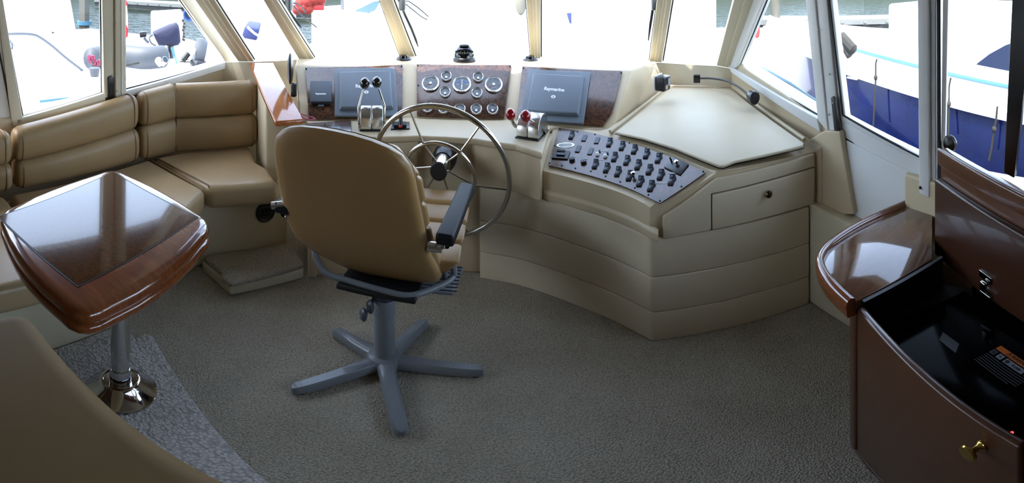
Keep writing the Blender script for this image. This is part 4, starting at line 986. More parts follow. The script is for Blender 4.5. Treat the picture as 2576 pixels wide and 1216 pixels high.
n_t = 5; h_a, h_b = lo_h+.07, hi_h-.03
for k in range(n_t):
    z0, z1 = h_a+(h_b-h_a)*k/n_t, h_a+(h_b-h_a)*(k+1)/n_t
    l0, r0 = span(z0); l1, r1 = span(z1); ux = V((1, 0, 0)); base_ = oc-tb_*.06
    f4 = [base_+ux*(l0+.015)+up_*z0, base_+ux*(r0+.010)+up_*z0, base_+ux*(r1+.010)+up_*z1, base_+ux*(l1+.015)+up_*z1]
    b2 = BM(); prism(b2, f4, [p-tb_*.055 for p in f4]); bmesh.ops.recalc_face_normals(b2, faces=b2.faces)
    bmesh.ops.bevel(b2, geom=b2.edges[:], offset=.018, segments=4, profile=.5, affect='EDGES', clamp_overlap=True)
    m_ = bpy.data.meshes.new('t'); b2.to_mesh(m_); b2.free(); bm.from_mesh(m_); bpy.data.meshes.remove(m_)
mk('back_cushion', bm, 'leather_chair', ch, weld=False)
bm = BM(); tube(bm, [oc+(p-oc)*.995-tb_*.054 for p in op], .004, 6, True); mk('piping', bm, 'piping', ch)
# arms
for sx, mir in ((0, 1), (1, -1)):
    tp_ = [P(1157, 456, .735), P(1192, 461, .735), P(1141, 596, .735), P(1094, 588, .735)]
    if sx: tp_ = [V((-1.07-p.x, p.y, p.z)) for p in tp_]
    bm = BM(); prism(bm, [p-V((0, 0, .042)) for p in tp_], tp_); am = mk('armrest', bm, 'pad_black', ch, bev=.012, seg=4)
    a, b = (tp_[2]+tp_[3])/2, (tp_[0]+tp_[1])/2; a = a.lerp(b, .06)-V((0, 0, .05)); pv = P(1097, 622, .66)
    if sx: pv = V((-1.07-pv.x, pv.y, pv.z))
    bm = BM(); tube(bm, [a.lerp(b-V((0, 0, .05)), .5), a, pv], .014, 10); mk('arm_bracket', bm, 'steel', am)
    bm = BM(); lathe(bm, [(0, -.03), (.018, -.03), (.018, .022), (0, .022)], pv, V((1, 0, 0)), 16); mk('arm_pivot', bm, 'aluminium', am)
bm = BM(); lathe(bm, [(0, -.03), (.014, -.03), (.014, .03), (0, .03)], PD(702, 516, 1.63), V((1, .2, .25)), 14); tube(bm, [PD(700, 514, 1.63), PD(706, 503, 1.66)], .005, 6); mk('arm_pivot', bm, 'aluminium', ch)
bm = BM(); pvp = P(1141, 664, .49); lathe(bm, [(0, 0), (.007, 0), (.007, .012), (0, .013)], pvp, (1, 0, 0), 12); mk('frame_bolt', bm, 'chrome', ch)
# ================================================================ GALLEY CABINET, COUNTER, LID, COOKTOP
zc = .67
Fa, Fb = P(2150, 768, .655), P(2576, 1133, .655); fd = (Fb-Fa); fd.z = 0; fd.normalize(); fn = V((-fd.y, fd.x, 0)); fn = fn if fn.x < 0 else -fn
def pc(x, y, h=0): return PL(x, y, V((Fa.x, Fa.y, 0))+fn*h, fn)
cab = thing('galley_cabinet', 'dark wood galley cabinet with brass knob and raised hinged lid', 'cabinet', Fa+fd*.4+V((0, 0, -Fa.z)))
lidB = [P(2365, 641, .60), P(2576, 800, .60)]; ld = (lidB[1]-lidB[0]); ld.z = 0; ld.normalize()
end_ = Fa+fd*1.3; depth = (lidB[0]-Fa).dot(-fn)
A0 = V((Fa.x, Fa.y, 0)); L1 = V((lidB[0].x, lidB[0].y, 0))
# corner post (rounded) and end panel
cpz = [A0+fd*-.002, A0-fd*.05+fn*-.006, A0-fd*.075-fn*.03, A0-fd*.085-fn*.08, A0-fd*.06-fn*.10, A0-fd*.003-fn*.06]
bm = BM(); prism(bm, cpz, [p+V((0, 0, zc-.047)) for p in cpz]); mk('corner_post', bm, 'wood_cabinet', cab, bev=.012, seg=4)
bm = BM(); q = [A0-fd*.06-fn*.09, A0-fd*.03-fn*.09, V((1.35, .93, 0)), V((1.34, .96, 0))]; prism(bm, q, [p+V((0, 0, zc-.047)) for p in q]); mk('side_panel', bm, 'wood_cabinet', cab)
# front: door with rounded top rail, next door, plinth
def front_piece(name, s0, s1, z0, z1, th, mat, par, bev=.006):
    a, b = A0+fd*s0, A0+fd*s1; q = [a, b, b-fn*th, a-fn*th]
    bm = BM(); prism(bm, [V((p.x, p.y, z0)) for p in q], [V((p.x, p.y, z1)) for p in q]); return mk(name, bm, mat, par, bev=bev)
ln = (Fb-Fa).length
s1 = ln*.985
dr = front_piece('door', .012, s1, .02, .655, .024, 'wood_cabinet', cab, .009)
d2 = front_piece('door', s1+.008, s1+.55, .02, .655, .024, 'wood_cabinet', cab, .009)
kp = pc(2470, 1122)
bm = BM(); lathe(bm, [(0, 0), (.014, 0), (.014, .003), (.008, .008), (.006, .02), (.009, .024), (.019, .028), (.021, .032), (.019, .036), (0, .037)], kp, fn, 28); mk('knob', bm, 'brass', dr, ang_=50)
front_piece('plinth', .0, s1+.55, 0.001, .02, .05, 'wood_cabinet', cab, .002)
# dark well that holds the cooktop
w0, w1 = A0+fd*.012-fn*.026, A0+fd*1.5-fn*.026; w2, w3 = w1-fn*(depth-.03), w0-fn*(depth-.03)
bm = BM(); q = [w0, w1, w2, w3]; prism(bm, [V((p.x, p.y, .02)) for p in q], [V((p.x, p.y, .565)) for p in q]); mk('carcass', bm, 'well_black', cab)
bm = BM(); w3b = w3-fn*.12; a_, b_ = P(2168, 752, zc), P(2366, 641, zc); q = [V((a_.x, a_.y, 0))-fn*.03+fd*.014, V((b_.x, b_.y, 0))+fd*.014, w3+fd*.02, w0+fd*.02]; prism(bm, [V((p.x, p.y, .565)) for p in q], [V((p.x, p.y, .5665)) for p in q]); mk('well_wall', bm, 'well_black', cab)
bm = BM(); q = [w3, w2, w2-fn*.012, w3-fn*.012]; prism(bm, [V((p.x, p.y, .565)) for p in q], [V((p.x, p.y, .60)) for p in q]); mk('well_wall', bm, 'well_black', cab)
bm = BM(); a_, b_ = P(2168, 752, zc), P(2366, 641, zc); q = [a_+fd*.001, b_+fd*.001, b_+fd*.014, a_+fd*.014]; prism(bm, [V((p.x, p.y, .566)) for p in q], [V((p.x, p.y, zc-.003)) for p in q]); mk('well_edge', bm, 'well_black', cab)
# raised lid in two leaves
lp = V((lidB[0].x, lidB[0].y, 0)); ln_ = V((-ld.y, ld.x, 0)); ln_ = ln_ if ln_.x < 0 else -ln_
def plid(x, y, h=0): return PL(x, y, lp+ln_*h, ln_)
bm = BM(); a, b = plid(2371, 378), plid(2576, 476)
q = [V((lidB[0].x, lidB[0].y, .60)), V((0, 0, .60)), None, None]
far = lp+ld*1.0
q = [V((lp.x, lp.y, .603)), V((far.x, far.y, .603)), V((far.x, far.y, a.z)), V((lp.x, lp.y, a.z))]
extr(bm, [p+ln_*-.002 for p in q], -ln_*.03); ll = mk('lid', bm, 'wood_lid', cab, bev=.008)
z2 = plid(2366, 448).z
q = [V((lp.x, lp.y, .606)), V((far.x, far.y, .606)), V((far.x, far.y, z2)), V((lp.x, lp.y, z2))]
bm = BM(); extr(bm, [p-ld*.004 for p in q], ln_*.022); lf = mk('lid_flap', bm, 'wood_lid_dark', cab, bev=.006)
bm = BM(); z3 = a.z; q = [V((lp.x, lp.y, z3-.05)), V((far.x, far.y, z3-.05)), V((far.x, far.y, z3+.004)), V((lp.x, lp.y, z3+.004))]
extr(bm, [p-ld*.004 for p in q], ln_*.012); mk('lid_edge_rail', bm, 'wood_lid', ll, bev=.006)
hp = plid(2478, 712, .024); up = V((0, 0, 1))
bm = BM(); box(bm, plid(2479, 698, .024), (.06, .003, .022), basis((0, 0, 0), ld, ln_, up)); hg = mk('hinge_plate', bm, 'chrome', lf, bev=.001)
bm = BM(); box(bm, plid(2474, 722, .034), (.024, .012, .034), basis((0, 0, 0), ld, ln_, up)); mk('hinge_tongue', bm, 'steel', lf, bev=.004)
bm = BM(); box(bm, plid(2480, 742, .03), (.05, .010, .012), basis((0, 0, 0), ld, ln_, up)); mk('hinge_foot', bm, 'steel', lf, bev=.003)
# counter top with its half round fiddle
opx = [(2312, 500), (2240, 531), (2170, 564), (2115, 597), (2080, 625), (2065, 650), (2066, 672), (2080, 700), (2105, 730), (2142, 764)]
oc_ = [P(x, y, zc) for x, y in opx]; inner = [P(2168, 752, zc), P(2345, 652, zc)]
bk_ = [P(2345, 525, zc)]
# keep the after edge straight along the lid line
pl_top = oc_+inner+bk_
ct = thing('counter_top', 'glossy brown wood counter end with rounded raised fiddle rail', 'counter', sum(pl_top, V((0, 0, 0)))/len(pl_top)-V((0, 0, .03)))
bm = BM(); extr(bm, [p-V((0, 0, .03)) for p in pl_top], (0, 0, .03)); mk('counter_board', bm, 'wood_counter', ct, bev=.003)
sm = curve_pts(oc_, 5)
rows = []
for i, p in enumerate(sm):
    d = (sm[min(i+1, len(sm)-1)]-sm[max(i-1, 0)]).normalized(); n = V((d.y, -d.x, 0)); n = n if n.dot(p-(inner[0]+inner[1])/2) > 0 else -n
    rows.append([p+n*a+V((0, 0, h)) for a, h in ((.012, -.045), (.016, -.03), (.016, .004), (.010, .013), (0, .017), (-.010, .013), (-.014, .002), (-.014, -.045))])
bm = BM(); loft(bm, rows, True, True); mk('fiddle_rail', bm, 'wood_cherry', ct, ang_=60)
# cooktop down in the well
zk = .568
ck = thing('cooktop', 'black glass cooktop with orange warning sticker sunk in the cabinet', 'cooktop', (w0+w2)/2+V((0, 0, zk)))
q = [w0.lerp(w2, .008), w1.lerp(w3, .008), w2.lerp(w0, .008), w3.lerp(w1, .008)]
bm = BM(); prism(bm, [V((p.x, p.y, zk)) for p in q], [V((p.x, p.y, zk+.008)) for p in q]); gl_ = mk('glass_top', bm, 'glass_black', ck, bev=.002)
zt_ = zk+.0085
s0, s1_, s3 = P(2518, 870, zt_), P(2600, 924, zt_), P(2500, 896, zt_)
sx, sy = (s1_-s0).normalized(), None; sy = V((-sx.y, sx.x, 0)); sy = sy if sy.dot(s3-s0) < 0 else -sy
def stk(name, x0, x1, y0, y1, mat, h=0, par=ck):
    bm = BM(); q = [s0+sx*x0-sy*y0, s0+sx*x1-sy*y0, s0+sx*x1-sy*y1, s0+sx*x0-sy*y1]; extr(bm, [p+V((0, 0, h)) for p in q], (0, 0, .0003)); return mk(name, bm, mat, par)
wst = stk('warning_sticker', 0, .17, 0, .018, 'sticker_orange')
bm = BM(); text_bm(bm, '\u26a0WARNING', .014, s0+sx*.075-sy*.009+V((0, 0, .0006)), sx, sy, .0001, .0004); mk('lettering', bm, 'ink_black', wst)
for k, (a, b) in enumerate(((0, .017), (.024, .042), (.049, .115), (.122, .14))):
    sq = stk('pictogram', a, b, .022, .040, 'sticker_grey' if k in (0,) else 'ink_grey', par=wst)
    bm = BM()
    if k == 2: text_bm(bm, '4 min', .013, s0+sx*.09-sy*.031+V((0, 0, .0006)), sx, sy, .0001, .0003); lathe(bm, [(0, .0004), (.006, .0004), (.006, .0007), (0, .0007)], s0+sx*.059-sy*.031, n=14)
    else:
        o = s0+sx*((a+b)/2)-sy*.031+V((0, 0, .0004)); lathe(bm, [(0, 0), (.005, 0), (.005, .0003), (0, .0003)], o, n=3 if k == 1 else 12)
    mk('pictogram_mark', bm, 'ink_black', sq)
bm = BM()
for k in range(6): extr(bm, [s0+sx*a-sy*y+V((0, 0, .0)) for a, y in ((0, .046+.0075*k), (.14-.02*(k == 5), .046+.0075*k), (.14-.02*(k == 5), .0485+.0075*k), (0, .0485+.0075*k))], (0, 0, .0003))
mk('fine_print', bm, 'sticker_grey', wst)
bm = BM(); extr(bm, [P(x, y, zt_) for x, y in ((2372, 836), (2413, 866), (2404, 889), (2363, 856))], (0, 0, .0004)); mk('label_patch', bm, 'sticker_grey', ck)
bm = BM(); lathe(bm, [(0, 0), (.0035, 0), (.0035, .0008), (0, .0008)], P(2546, 1089, zt_), n=10); mk('indicator_lamp', bm, 'led_red', ck)
# ================================================================ OUTSIDE
simple('boat_white', (236, 238, 240), .35)
simple('boat_white_blue', (214, 226, 232), .35)
simple('boat_glass', (40, 46, 56), .12, coat=.5)
simple('boat_glass_blue', (52, 74, 118), .45, spec=.2)
simple('boat_glass_navy', (16, 24, 44), .5, spec=.15)
simple('navy_cloth', (16, 17, 46), .85)
simple('navy_canvas', (38, 46, 88), .8)
simple('rope_grey', (40, 38, 35), .9)
simple('rope_blue', (26, 58, 104), .8)
simple('rib_grey', (58, 62, 68), .6)
simple('pile_concrete', (82, 79, 70), .9)
simple('dock_grey', (96, 98, 96), .9)
simple('dock_dark', (30, 32, 32), .9)
simple('flag_red', (190, 20, 36), .7)
simple('flag_white', (236, 236, 236), .7)
simple('flower_pink', (116, 36, 66), .8)
simple('leaf_green', (60, 84, 44), .8)
simple('rail_blue', (62, 104, 122), .3)
simple('orange_red', (120, 26, 14), .8)
mN = simple('navy_hull', (13, 19, 62), .12, coat=.6); cN_ = mN.co()
mN.base(mN.ramp(mN.noise(cN_, 5, 5, .6), [(.3, (10, 20, 66)), (.7, (15, 28, 82))]))
mW = simple('sea_water', (16, 28, 26), .06, spec=.35); cW = mW.co((1, 1, 1))
nz = mW.noise(cW, 1.6, 4, .6, .5); mW.bump(nz, .6, .25)
bm = BM(); prism(bm, [V((-70, -40, zw-.3)), V((70, -40, zw-.3)), V((70, 130, zw-.3)), V((-70, 130, zw-.3))], [V((-70, -40, zw)), V((70, -40, zw)), V((70, 130, zw)), V((-70, 130, zw))])
struct('water', bm=bm, mat='sea_water')
# unseen wooded ring, added so the water mirrors dark green instead of sky
simple('backdrop_green', (40, 48, 36), .9)
bm = BM(); rows = []; random.seed(9)
for k in range(61):
    a = R(-170+340*k/60); c_, s_ = math.cos(a), math.sin(a); h = 9+5*random.random()
    rows.append([V((62*s_, 62*c_, zw-.1)), V((66*s_, 66*c_, zw+h*.6)), V((74*s_, 74*c_, zw+h)), V((84*s_, 84*c_, zw-.1))])
loft(bm, rows, True, True); struct('dark_backdrop', bm=bm, mat='backdrop_green')
# own boat: foredeck, side decks and hull below the windows
bm = BM(); hull = [(-2.42, -3), (-2.42, 2.3), (-2.3, 4.2), (-1.8, 6.3), (-.9, 8.2), (-.35, 8.8), (.2, 8.2), (1.05, 6.3), (1.5, 4.2), (1.62, 2.3), (1.62, -3)]
bm = BM(); fd_ = [(-2.08, 2.66), (-2.12, 3.4), (-1.9, 5.2), (-1.3, 7.0), (-.35, 8.4), (.6, 7.0), (1.15, 5.2), (1.40, 3.4), (1.44, 2.66), (1.0, 2.98), (.1, 3.32), (-.8, 3.36), (-1.6, 2.98)]
zprism(bm, fd_, .2, .90); struct('trim_10', bm=bm, mat='boat_white', bev=.03)
bm = BM(); zprism(bm, [(-2.5, -3), (-2.5, 2.6), (-2.15, 5.2), (-1.4, 7.4), (-.35, 9), (.7, 7.4), (1.4, 5.2), (1.95, 2.6), (1.95, -3)], zw-.2, -.08); struct('trim_11', bm=bm, mat='boat_white', bev=.03)
bm = BM(); zprism(bm, [(1.62, -3), (1.62, 2.4), (1.45, 4.0), (1.95, 4.0), (2.05, 2.4), (2.05, -3)], -.08, .18); struct('trim_12', bm=bm, mat='boat_white', bev=.02)
# windscreen wipers outside the glass
def wiper(label, blade, arms, hub, d):
    r = thing('wiper', label, 'wiper', PD(*hub, d))
    bm = BM(); tube(bm, [PD(x, y, d+dd) for x, y, dd in blade], [.010]*(len(blade)-1)+[.004], 6); mk('blade', bm, 'rubber_black', r)
    for a in arms:
        bm = BM(); tube(bm, [PD(x, y, d+.03+.02*i) for i, (x, y) in enumerate(a)], .0045, 6); mk('arm', bm, 'chair_grey_dark', r)
    bm = BM(); box(bm, PD(*hub, d+.02), (.05, .05, .10)); mk('motor_hub', bm, 'chair_grey_dark', r, bev=.012)
wiper('black wiper blade slanting beside the left mullion', [(704, -8, 0), (732, 36, .03), (752, 62, .06), (758, 70, .07)], [[(738, 14), (755, 34), (772, 50), (797, 69)], [(738, 8), (748, 9), (758, 17), (768, 30)]], (726, 8), 3.02)
wiper('long black wiper blade hanging right of the centre left mullion', [(1000, -8, 0), (1018, 36, .05), (1035, 72, .1), (1046, 100, .14), (1052, 118, .17)], [[(1020, 10), (1040, 26), (1060, 42), (1075, 50)], [(1018, 3), (1028, 3), (1050, 18), (1078, 42)]], (1012, 6), 3.08)
wiper('thin black wiper blade beside the right mullion', [(1645, -8, 0), (1641, 30, .03), (1636, 62, .05), (1631, 102, .09)], [[(1640, 4), (1648, 3), (1652, 0)]], (1647, 3), 2.82)
# ---------------------------------------------------------------- yacht alongside to the left
ya = thing('motor_yacht', 'big white motor yacht alongside beyond the left windows', 'boat', (-6, 1, zw))
bm = BM(); zprism(bm, [(-3.35, -5), (-3.35, 2.6), (-3.75, 4.4), (-4.6, 6.1), (-6.6, 6.8), (-9.5, 6.0), (-9.5, -5)], zw-.2, .30); mk('hull', bm, 'boat_white', ya, bev=.05)
CW = [(-5.3, -4), (-5.3, 2.9), (-5.9, 3.6), (-9.2, 3.8), (-9.2, -4)]
def yw(x, y): return PV(x, y, (-5.30, 0), (-5.32, 1.8))
lo = [V((x, y, .25)) for x, y in CW]; hi = [V((x*.985-.12, y-.35*(y > 0), 1.75)) for x, y in CW]
bm = BM(); prism(bm, lo, hi); mk('cabin', bm, 'boat_white', ya, bev=.12, seg=4)
def side_glass(px):
    nrm = V((1, 0, .09)); p0 = V((-5.29, 0, .25)); bm = BM(); pts = [PL(x, y, p0, nrm) for x, y in px]
    extr(bm, pts, V((.012, 0, 0))); return mk('window', bm, 'boat_glass', ya)
side_glass([(-40, 8), (4, 6.5), (36, 3), (45, 2), (45, -4), (-40, -6)])
side_glass([(-30, 40), (8, 35), (35, 33), (62, 33), (78, 36), (92, 43), (60, 47), (12, 53), (-30, 58)])
side_glass([(46, 79), (70, 75), (100, 73), (118, 75), (130, 79), (138, 83), (100, 88), (70, 82)])
side_glass([(58, 90), (68, 93), (80, 91), (72, 89)])
bm = BM(); tube(bm, curve_pts([PD(x, y, d) for x, y, d in ((10, 86, 4.9), (50, 85, 4.9), (82, 87, 4.92), (100, 94, 4.95), (130, 115, 5.0), (165, 145, 5.05), (208, 178, 5.1))], 5), .014, 6); mk('grab_rail', bm, 'chair_grey_dark', ya)
bm = BM(); lathe(bm, [(0, 0), (.05, 0), (.03, .03), (0, .03)], PD(208, 180, 5.1)-V((0, 0, .02)), n=12); mk('rail_foot', bm, 'steel', ya)
bm = BM(); tube(bm, [PD(25, 100, 4.7), PD(31, 112, 4.7), PD(31, 122, 4.7), PD(24, 124, 4.7)], .05, 8, flat=.3); mk('vent_scoop', bm, 'boat_glass', ya)
bm = BM(); tube(bm, curve_pts([PD(x, y, 3.9) for x, y in ((100, 256), (150, 250), (200, 246), (258, 238))], 4), .012, 6); mk('toe_rail', bm, 'rail_blue', ya)
# inflatable tender with flowers
ri = thing('inflatable_dinghy', 'grey inflatable dinghy lying on the deck beyond the left post', 'dinghy', PD(330, 150, 6.6))
bm = BM(); tube(bm, curve_pts([PD(226, 152, 5.6), PD(240, 146, 5.75), PD(300, 140, 5.95), PD(360, 146, 5.8), PD(405, 143, 5.85), PD(418, 140, 5.95)], 5), [.02, .05, .09]+[.13]*19+[.10, .07, .04, .02], 14); mk('tube', bm, 'rib_grey', ri)
bm = BM(); tube(bm, curve_pts([PD(232, 166, 5.3), PD(290, 168, 5.35), PD(350, 158, 5.5)], 5), .012, 6); mk('grab_line', bm, 'rope_grey', ri)
fl = thing('flower_pot', 'pink flowers in a small pot left of the window post', 'flowers', PD(236, 162, 4.9))
bm = BM(); lathe(bm, [(0, 0), (.05, 0), (.065, .08), (0, .08)], PD(238, 166, 4.85)-V((0, 0, .10)), n=16); mk('pot', bm, 'rib_grey', fl)
for k, (x, y) in enumerate(((222, 145), (228, 147), (234, 146), (224, 153), (243, 160), (248, 157), (236, 158))):
    c = PD(x, y, 4.8); bm = BM()
    for j in range(5): ball(bm, c+V((.016*math.cos(j*1.26), .01, .016*math.sin(j*1.26))), .014, n=6)
    mk('blossom', bm, 'flower_pink', fl)
for k, (x, y) in enumerate(((229, 152), (240, 153), (246, 150), (233, 157))):
    bm = BM(); tube(bm, [PD(237, 163, 4.85), PD(x, y, 4.82)], [.008, .003], 5); mk('stem', bm, 'leaf_green', fl)
# outboard with navy cover on its stand
ob = thing('outboard_motor', 'outboard motor under a dark navy cover on the white deck', 'outboard motor', PD(428, 150, 6.4))
bm = BM()
cowl = [(383, 85), (402, 76), (425, 66), (444, 61), (450, 68), (453, 82), (455, 108), (450, 116), (440, 118), (424, 114), (408, 120), (398, 117), (391, 103)]
cq = [PD(x, y, 6.30) for x, y in cowl]; cqc = sum(cq, V((0, 0, 0)))/len(cq); vd = V((cqc.x, cqc.y, 0)).normalized()
rows = [[cqc+(p-cqc)*k+vd*h for p in cq] for k, h in ((.01, -.02), (.7, -.01), (.92, .02), (1, .10), (1, .26), (.9, .34), (.6, .37), (.01, .38))]
loft(bm, rows, True, True); mk('cover', bm, 'navy_cloth', ob, ang_=60)
bm = BM(); tube(bm, [PD(428, 112, 6.45), PD(429, 148, 6.42)], [.07, .06], 12, flat=.8); mk('leg', bm, 'plastic_black', ob)
bm = BM(); tube(bm, [PD(421, 115, 6.3), PD(424, 147, 6.3)], .012, 6); mk('bracket', bm, 'steel', ob)
bm = BM(); tube(bm, [PD(433, 118, 6.3), PD(438, 140, 6.3), PD(445, 158, 6.2)], [.03, .02, .02], 6); mk('strap', bm, 'rail_blue', ob)
bm = BM(); tube(bm, curve_pts([PD(384, 88, 6.35), PD(376, 95, 6.3), PD(380, 108, 6.3), PD(393, 116, 6.3)], 4), .012, 6); mk('fuel_hose', bm, 'rib_grey', ob)
lk = thing('deck_locker', 'white deck locker behind the navy covered outboard', 'locker', PD(420, 100, 7.6))
bm = BM(); q = [PD(x, y, 7.3) for x, y in ((381, 110), (459, 112), (462, 30), (379, 35))]; vd = V((q[0].x, q[0].y, 0)).normalized(); extr(bm, q, vd*.6); mk('box', bm, 'boat_white', lk, bev=.03)
bm = BM(); extr(bm, [PD(x, y, 7.27) for x, y in ((424, 47), (439, 46), (439, 56), (424, 57))], vd*.012); mk('label_plate', bm, 'boat_white_blue', lk)
bm = BM(); b_ = PD(460, 70, 7.2)
for k in range(7): tube(bm, [PD(458+3*math.sin(k*2.1)+2*(k % 3), 50+8*k, 7.2), PD(464-2*math.cos(k*1.7), 54+8*k, 7.2)], .02, 6)
tag(mk('dock_line', bm, 'rope_grey'), 'tangled grey dock line hanging beside the white deck locker', 'rope')
bm = BM()
for k in range(6): tube(bm, [PD(476+(14-k)*math.cos(a)*.95, 36+(15-k)*math.sin(a), 6.9+.03*k) for a in [2*math.pi*j/18 for j in range(18)]], .016, 6, True)
tag(mk('rope_coil', bm, 'rope_blue'), 'coil of blue and white rope hanging beside the pillar', 'rope')
ds = thing('fish_finder', 'small black screen on a bracket left of the outboard', 'screen', PD(365, 105, 6.4))
bm = BM(); q = [PD(x, y, 6.35) for x, y in ((352, 96), (368, 94), (370, 79), (350, 81))]; extr(bm, q, vd*.06); mk('screen', bm, 'dial_dark', ds, bev=.01)
bm = BM(); tube(bm, [PD(362, 95, 6.4), PD(368, 103, 6.4), PD(374, 108, 6.4)], .02, 8); mk('bracket', bm, 'chair_grey_dark', ds)
rh = thing('rod_holder', 'pair of chrome rod holder tubes on the white deck', 'rod holder', PD(405, 162, 5.25))
for (x, y), (x2, y2) in (((398, 152), (402, 162)), ((416, 150), (409, 161))):
    bm = BM(); tube(bm, [PD(x2, y2, 5.25), PD(x, y, 5.2)], [.03, .042], 14); mk('tube', bm, 'chrome', rh)
    bm = BM(); lathe(bm, [(0, 0), (.036, 0), (.036, .002), (0, .002)], PD(x, y, 5.2), PD(x, y, 5.2)-PD(x2, y2, 5.25), 14); mk('bore', bm, 'dial_dark', rh)
wl = thing('windlass', 'grey winch wheel with black anchor roller near the pillar', 'winch', PD(500, 165, 5.2))
bm = BM(); lathe(bm, [(0, -.06), (.17, -.06), (.19, 0), (.17, .06), (0, .06)], PD(500, 140, 5.2), V((-.55, -.6, .25)), 26); mk('wheel', bm, 'rib_grey', wl)
bm = BM(); lathe(bm, [(0, 0), (.03, 0), (.03, .02), (0, .02)], PD(490, 130, 5.05), V((-.55, -.6, .25)), 14); mk('boss', bm, 'boat_white', wl)
bm = BM(); tube(bm, [PD(460, 152, 5.1), PD(475, 133, 5.1)], [.035, .03], 10); mk('claw', bm, 'plastic_black', wl)
bm = BM(); tube(bm, [PD(452, 153, 5.1), PD(508, 155, 5.1)], .018, 8); mk('shank', bm, 'steel', wl)
bm = BM(); tube(bm, [PD(484, 156, 5.1), PD(500, 170, 5.0), PD(520, 164, 5.0)], [.04, .08, .04], 10); mk('roller', bm, 'plastic_black', wl)
# flag on its staff
fg = thing('flag', 'red and white flag hanging beside the left window post', 'flag', PD(309, 130, 5.0))
bm = BM(); tube(bm, [PD(306, 160, 5.0), PD(306, -150, 5.0)], .012, 8); mk('staff', bm, 'steel', fg)
def flagpiece(name, px, mat, off):
    bm = BM(); extr(bm, [PD(x, y, 4.98-off+.02*math.sin(y*.13)) for x, y in px], V((-.5, .5, 0))*.008); return mk(name, bm, mat, fg)
flagpiece('cloth', [(303, -60), (322, -60), (318, 0), (321, 40), (322, 92), (311, 100), (303, 96)], 'flag_white', 0)
flagpiece('red_band', [(303, -60), (322, -60), (318, 0), (320, 16), (311, 14), (309, 22), (303, 30)], 'flag_red', .02)
flagpiece('red_leaf', [(312, 57), (314, 52), (320, 58), (319, 48), (322, 52), (322, 92), (311, 99), (313, 84), (310, 80), (317, 77), (311, 62)], 'flag_red', .02)
# piling, floating docks
pi_ = thing('piling', 'square concrete piling standing in the water beyond the white yacht', 'piling', PD(212, 58, 22))
c = PD(212, 55, 24); bm = BM(); box(bm, V((c.x, c.y, 1.2)), (.42, .42, 5.2), Matrix.Rotation(R(18), 3, 'Z')); mk('shaft', bm, 'pile_concrete', pi_)
bm = BM(); lathe(bm, [(.42, 0), (.42, .18), (.3, .18), (.3, 0)], V((c.x, c.y, -.9)), n=20); mk('pile_ring', bm, 'rail_blue', pi_)
def dock(name, label, a, b, w, z, h=.5):
    a, b = V((*a, 0)), V((*b, 0)); d = (b-a).normalized(); n = V((-d.y, d.x, 0)); r = thing(name, label, 'dock', (a+b)/2+V((0, 0, z-h)))
    q = [a, b, b+n*w, a+n*w]; bm = BM(); prism(bm, [p+V((0, 0, z-.22)) for p in q], [p+V((0, 0, z)) for p in q]); mk('deck', bm, 'dock_grey', r)
    q = [p-n*(-.05 if i > 1 else .05)*-1 for i, p in enumerate(q)]
    bm = BM(); prism(bm, [p+V((0, 0, z-h)) for p in q], [p+V((0, 0, z-.22)) for p in q]); mk('float', bm, 'dock_dark', r)
    L = (b-a).length
    for k in range(int(L/1.2)): bm = BM(); box(bm, a+d*(.6+1.2*k)-n*.03+V((0, 0, z-.12)), (.14, .06, .07), basis((0, 0, 0), d, n, (0, 0, 1))); mk('bolt_head', bm, 'dock_grey', r)
    return r
dock('floating_dock', 'grey floating dock across the water behind the outboard', (-34, 22), (-13, 26), 2.4, -.55)
dock('floating_dock', 'grey floating dock across the water outside the right side window', (11.5, 19), (19.5, 12.5), 2.2, -.5)
for (x, y), lab in (((1951, 30), 'grey timber pile at the left end of the right dock'),):
    c = PD(x, y, 21); bm = BM(); lathe(bm, [(0, zw-.1), (.22, zw-.1), (.22, 1.6), (0, 1.6)], V((c.x, c.y, 0)), n=14); tag(mk('dock_pile', bm, 'pile_concrete'), lab, 'piling')
# boats ahead of the windscreen
cr = thing('cabin_cruiser', 'white cabin cruiser with blue tinted windows ahead beyond the windscreen', 'boat', (-5, 13, zw))
bm = BM(); q = [(-6.6, 12.7), (-3.4, 10.2), (-1.6, 10.0), (-1.2, 11.0), (-2.6, 13.0), (-5.8, 15.0)]; zprism(bm, q[::-1], zw-.2, .55); mk('hull', bm, 'boat_white', cr, bev=.05)
def fpl(x, y): return PV(x, y, (-7.0, 13.3), (-2.2, 10.4))
n_ = V((10.4-13.3, -(4.8), 0)).normalized(); n_ = n_ if n_.y < 0 else -n_
q = [fpl(x, y) for x, y in ((855, 72), (948, 70), (960, -60), (852, -60))]; bm = BM(); extr(bm, [p-n_*.05 for p in q], -n_*2.0); mk('cabin', bm, 'boat_white', cr, bev=.03)
for px in (((863, 54), (882, 45), (940, 27), (954, 2), (940, 4), (895, 26), (864, 40)), ((898, 63), (908, 62), (936, 51), (936, 38), (902, 46)), ((868, 63), (888, 63), (891, 54), (880, 56))):
    bm = BM(); extr(bm, [fpl(*p)+n_*0 for p in px], -n_*.06); mk('window', bm, 'boat_glass_blue', cr)
bm = BM(); q = [fpl(x, y) for x, y in ((858, -40), (863, -40), (866, 55), (860, 56))]; extr(bm, q, n_*.03); mk('corner_post', bm, 'rib_grey', cr)
rgd = 11.4
rg = thing('gear_box', 'red crates and orange buoyancy gear on the boat ahead left', 'crate', PD(790, 26, rgd))
bm = BM(); q = [PD(x, y, rgd) for x, y in ((783, 26), (816, 26), (816, 6), (783, 8))]; extr(bm, q, V((-.3, .5, 0))); mk('crate', bm, 'red_plastic', rg, bev=.03)
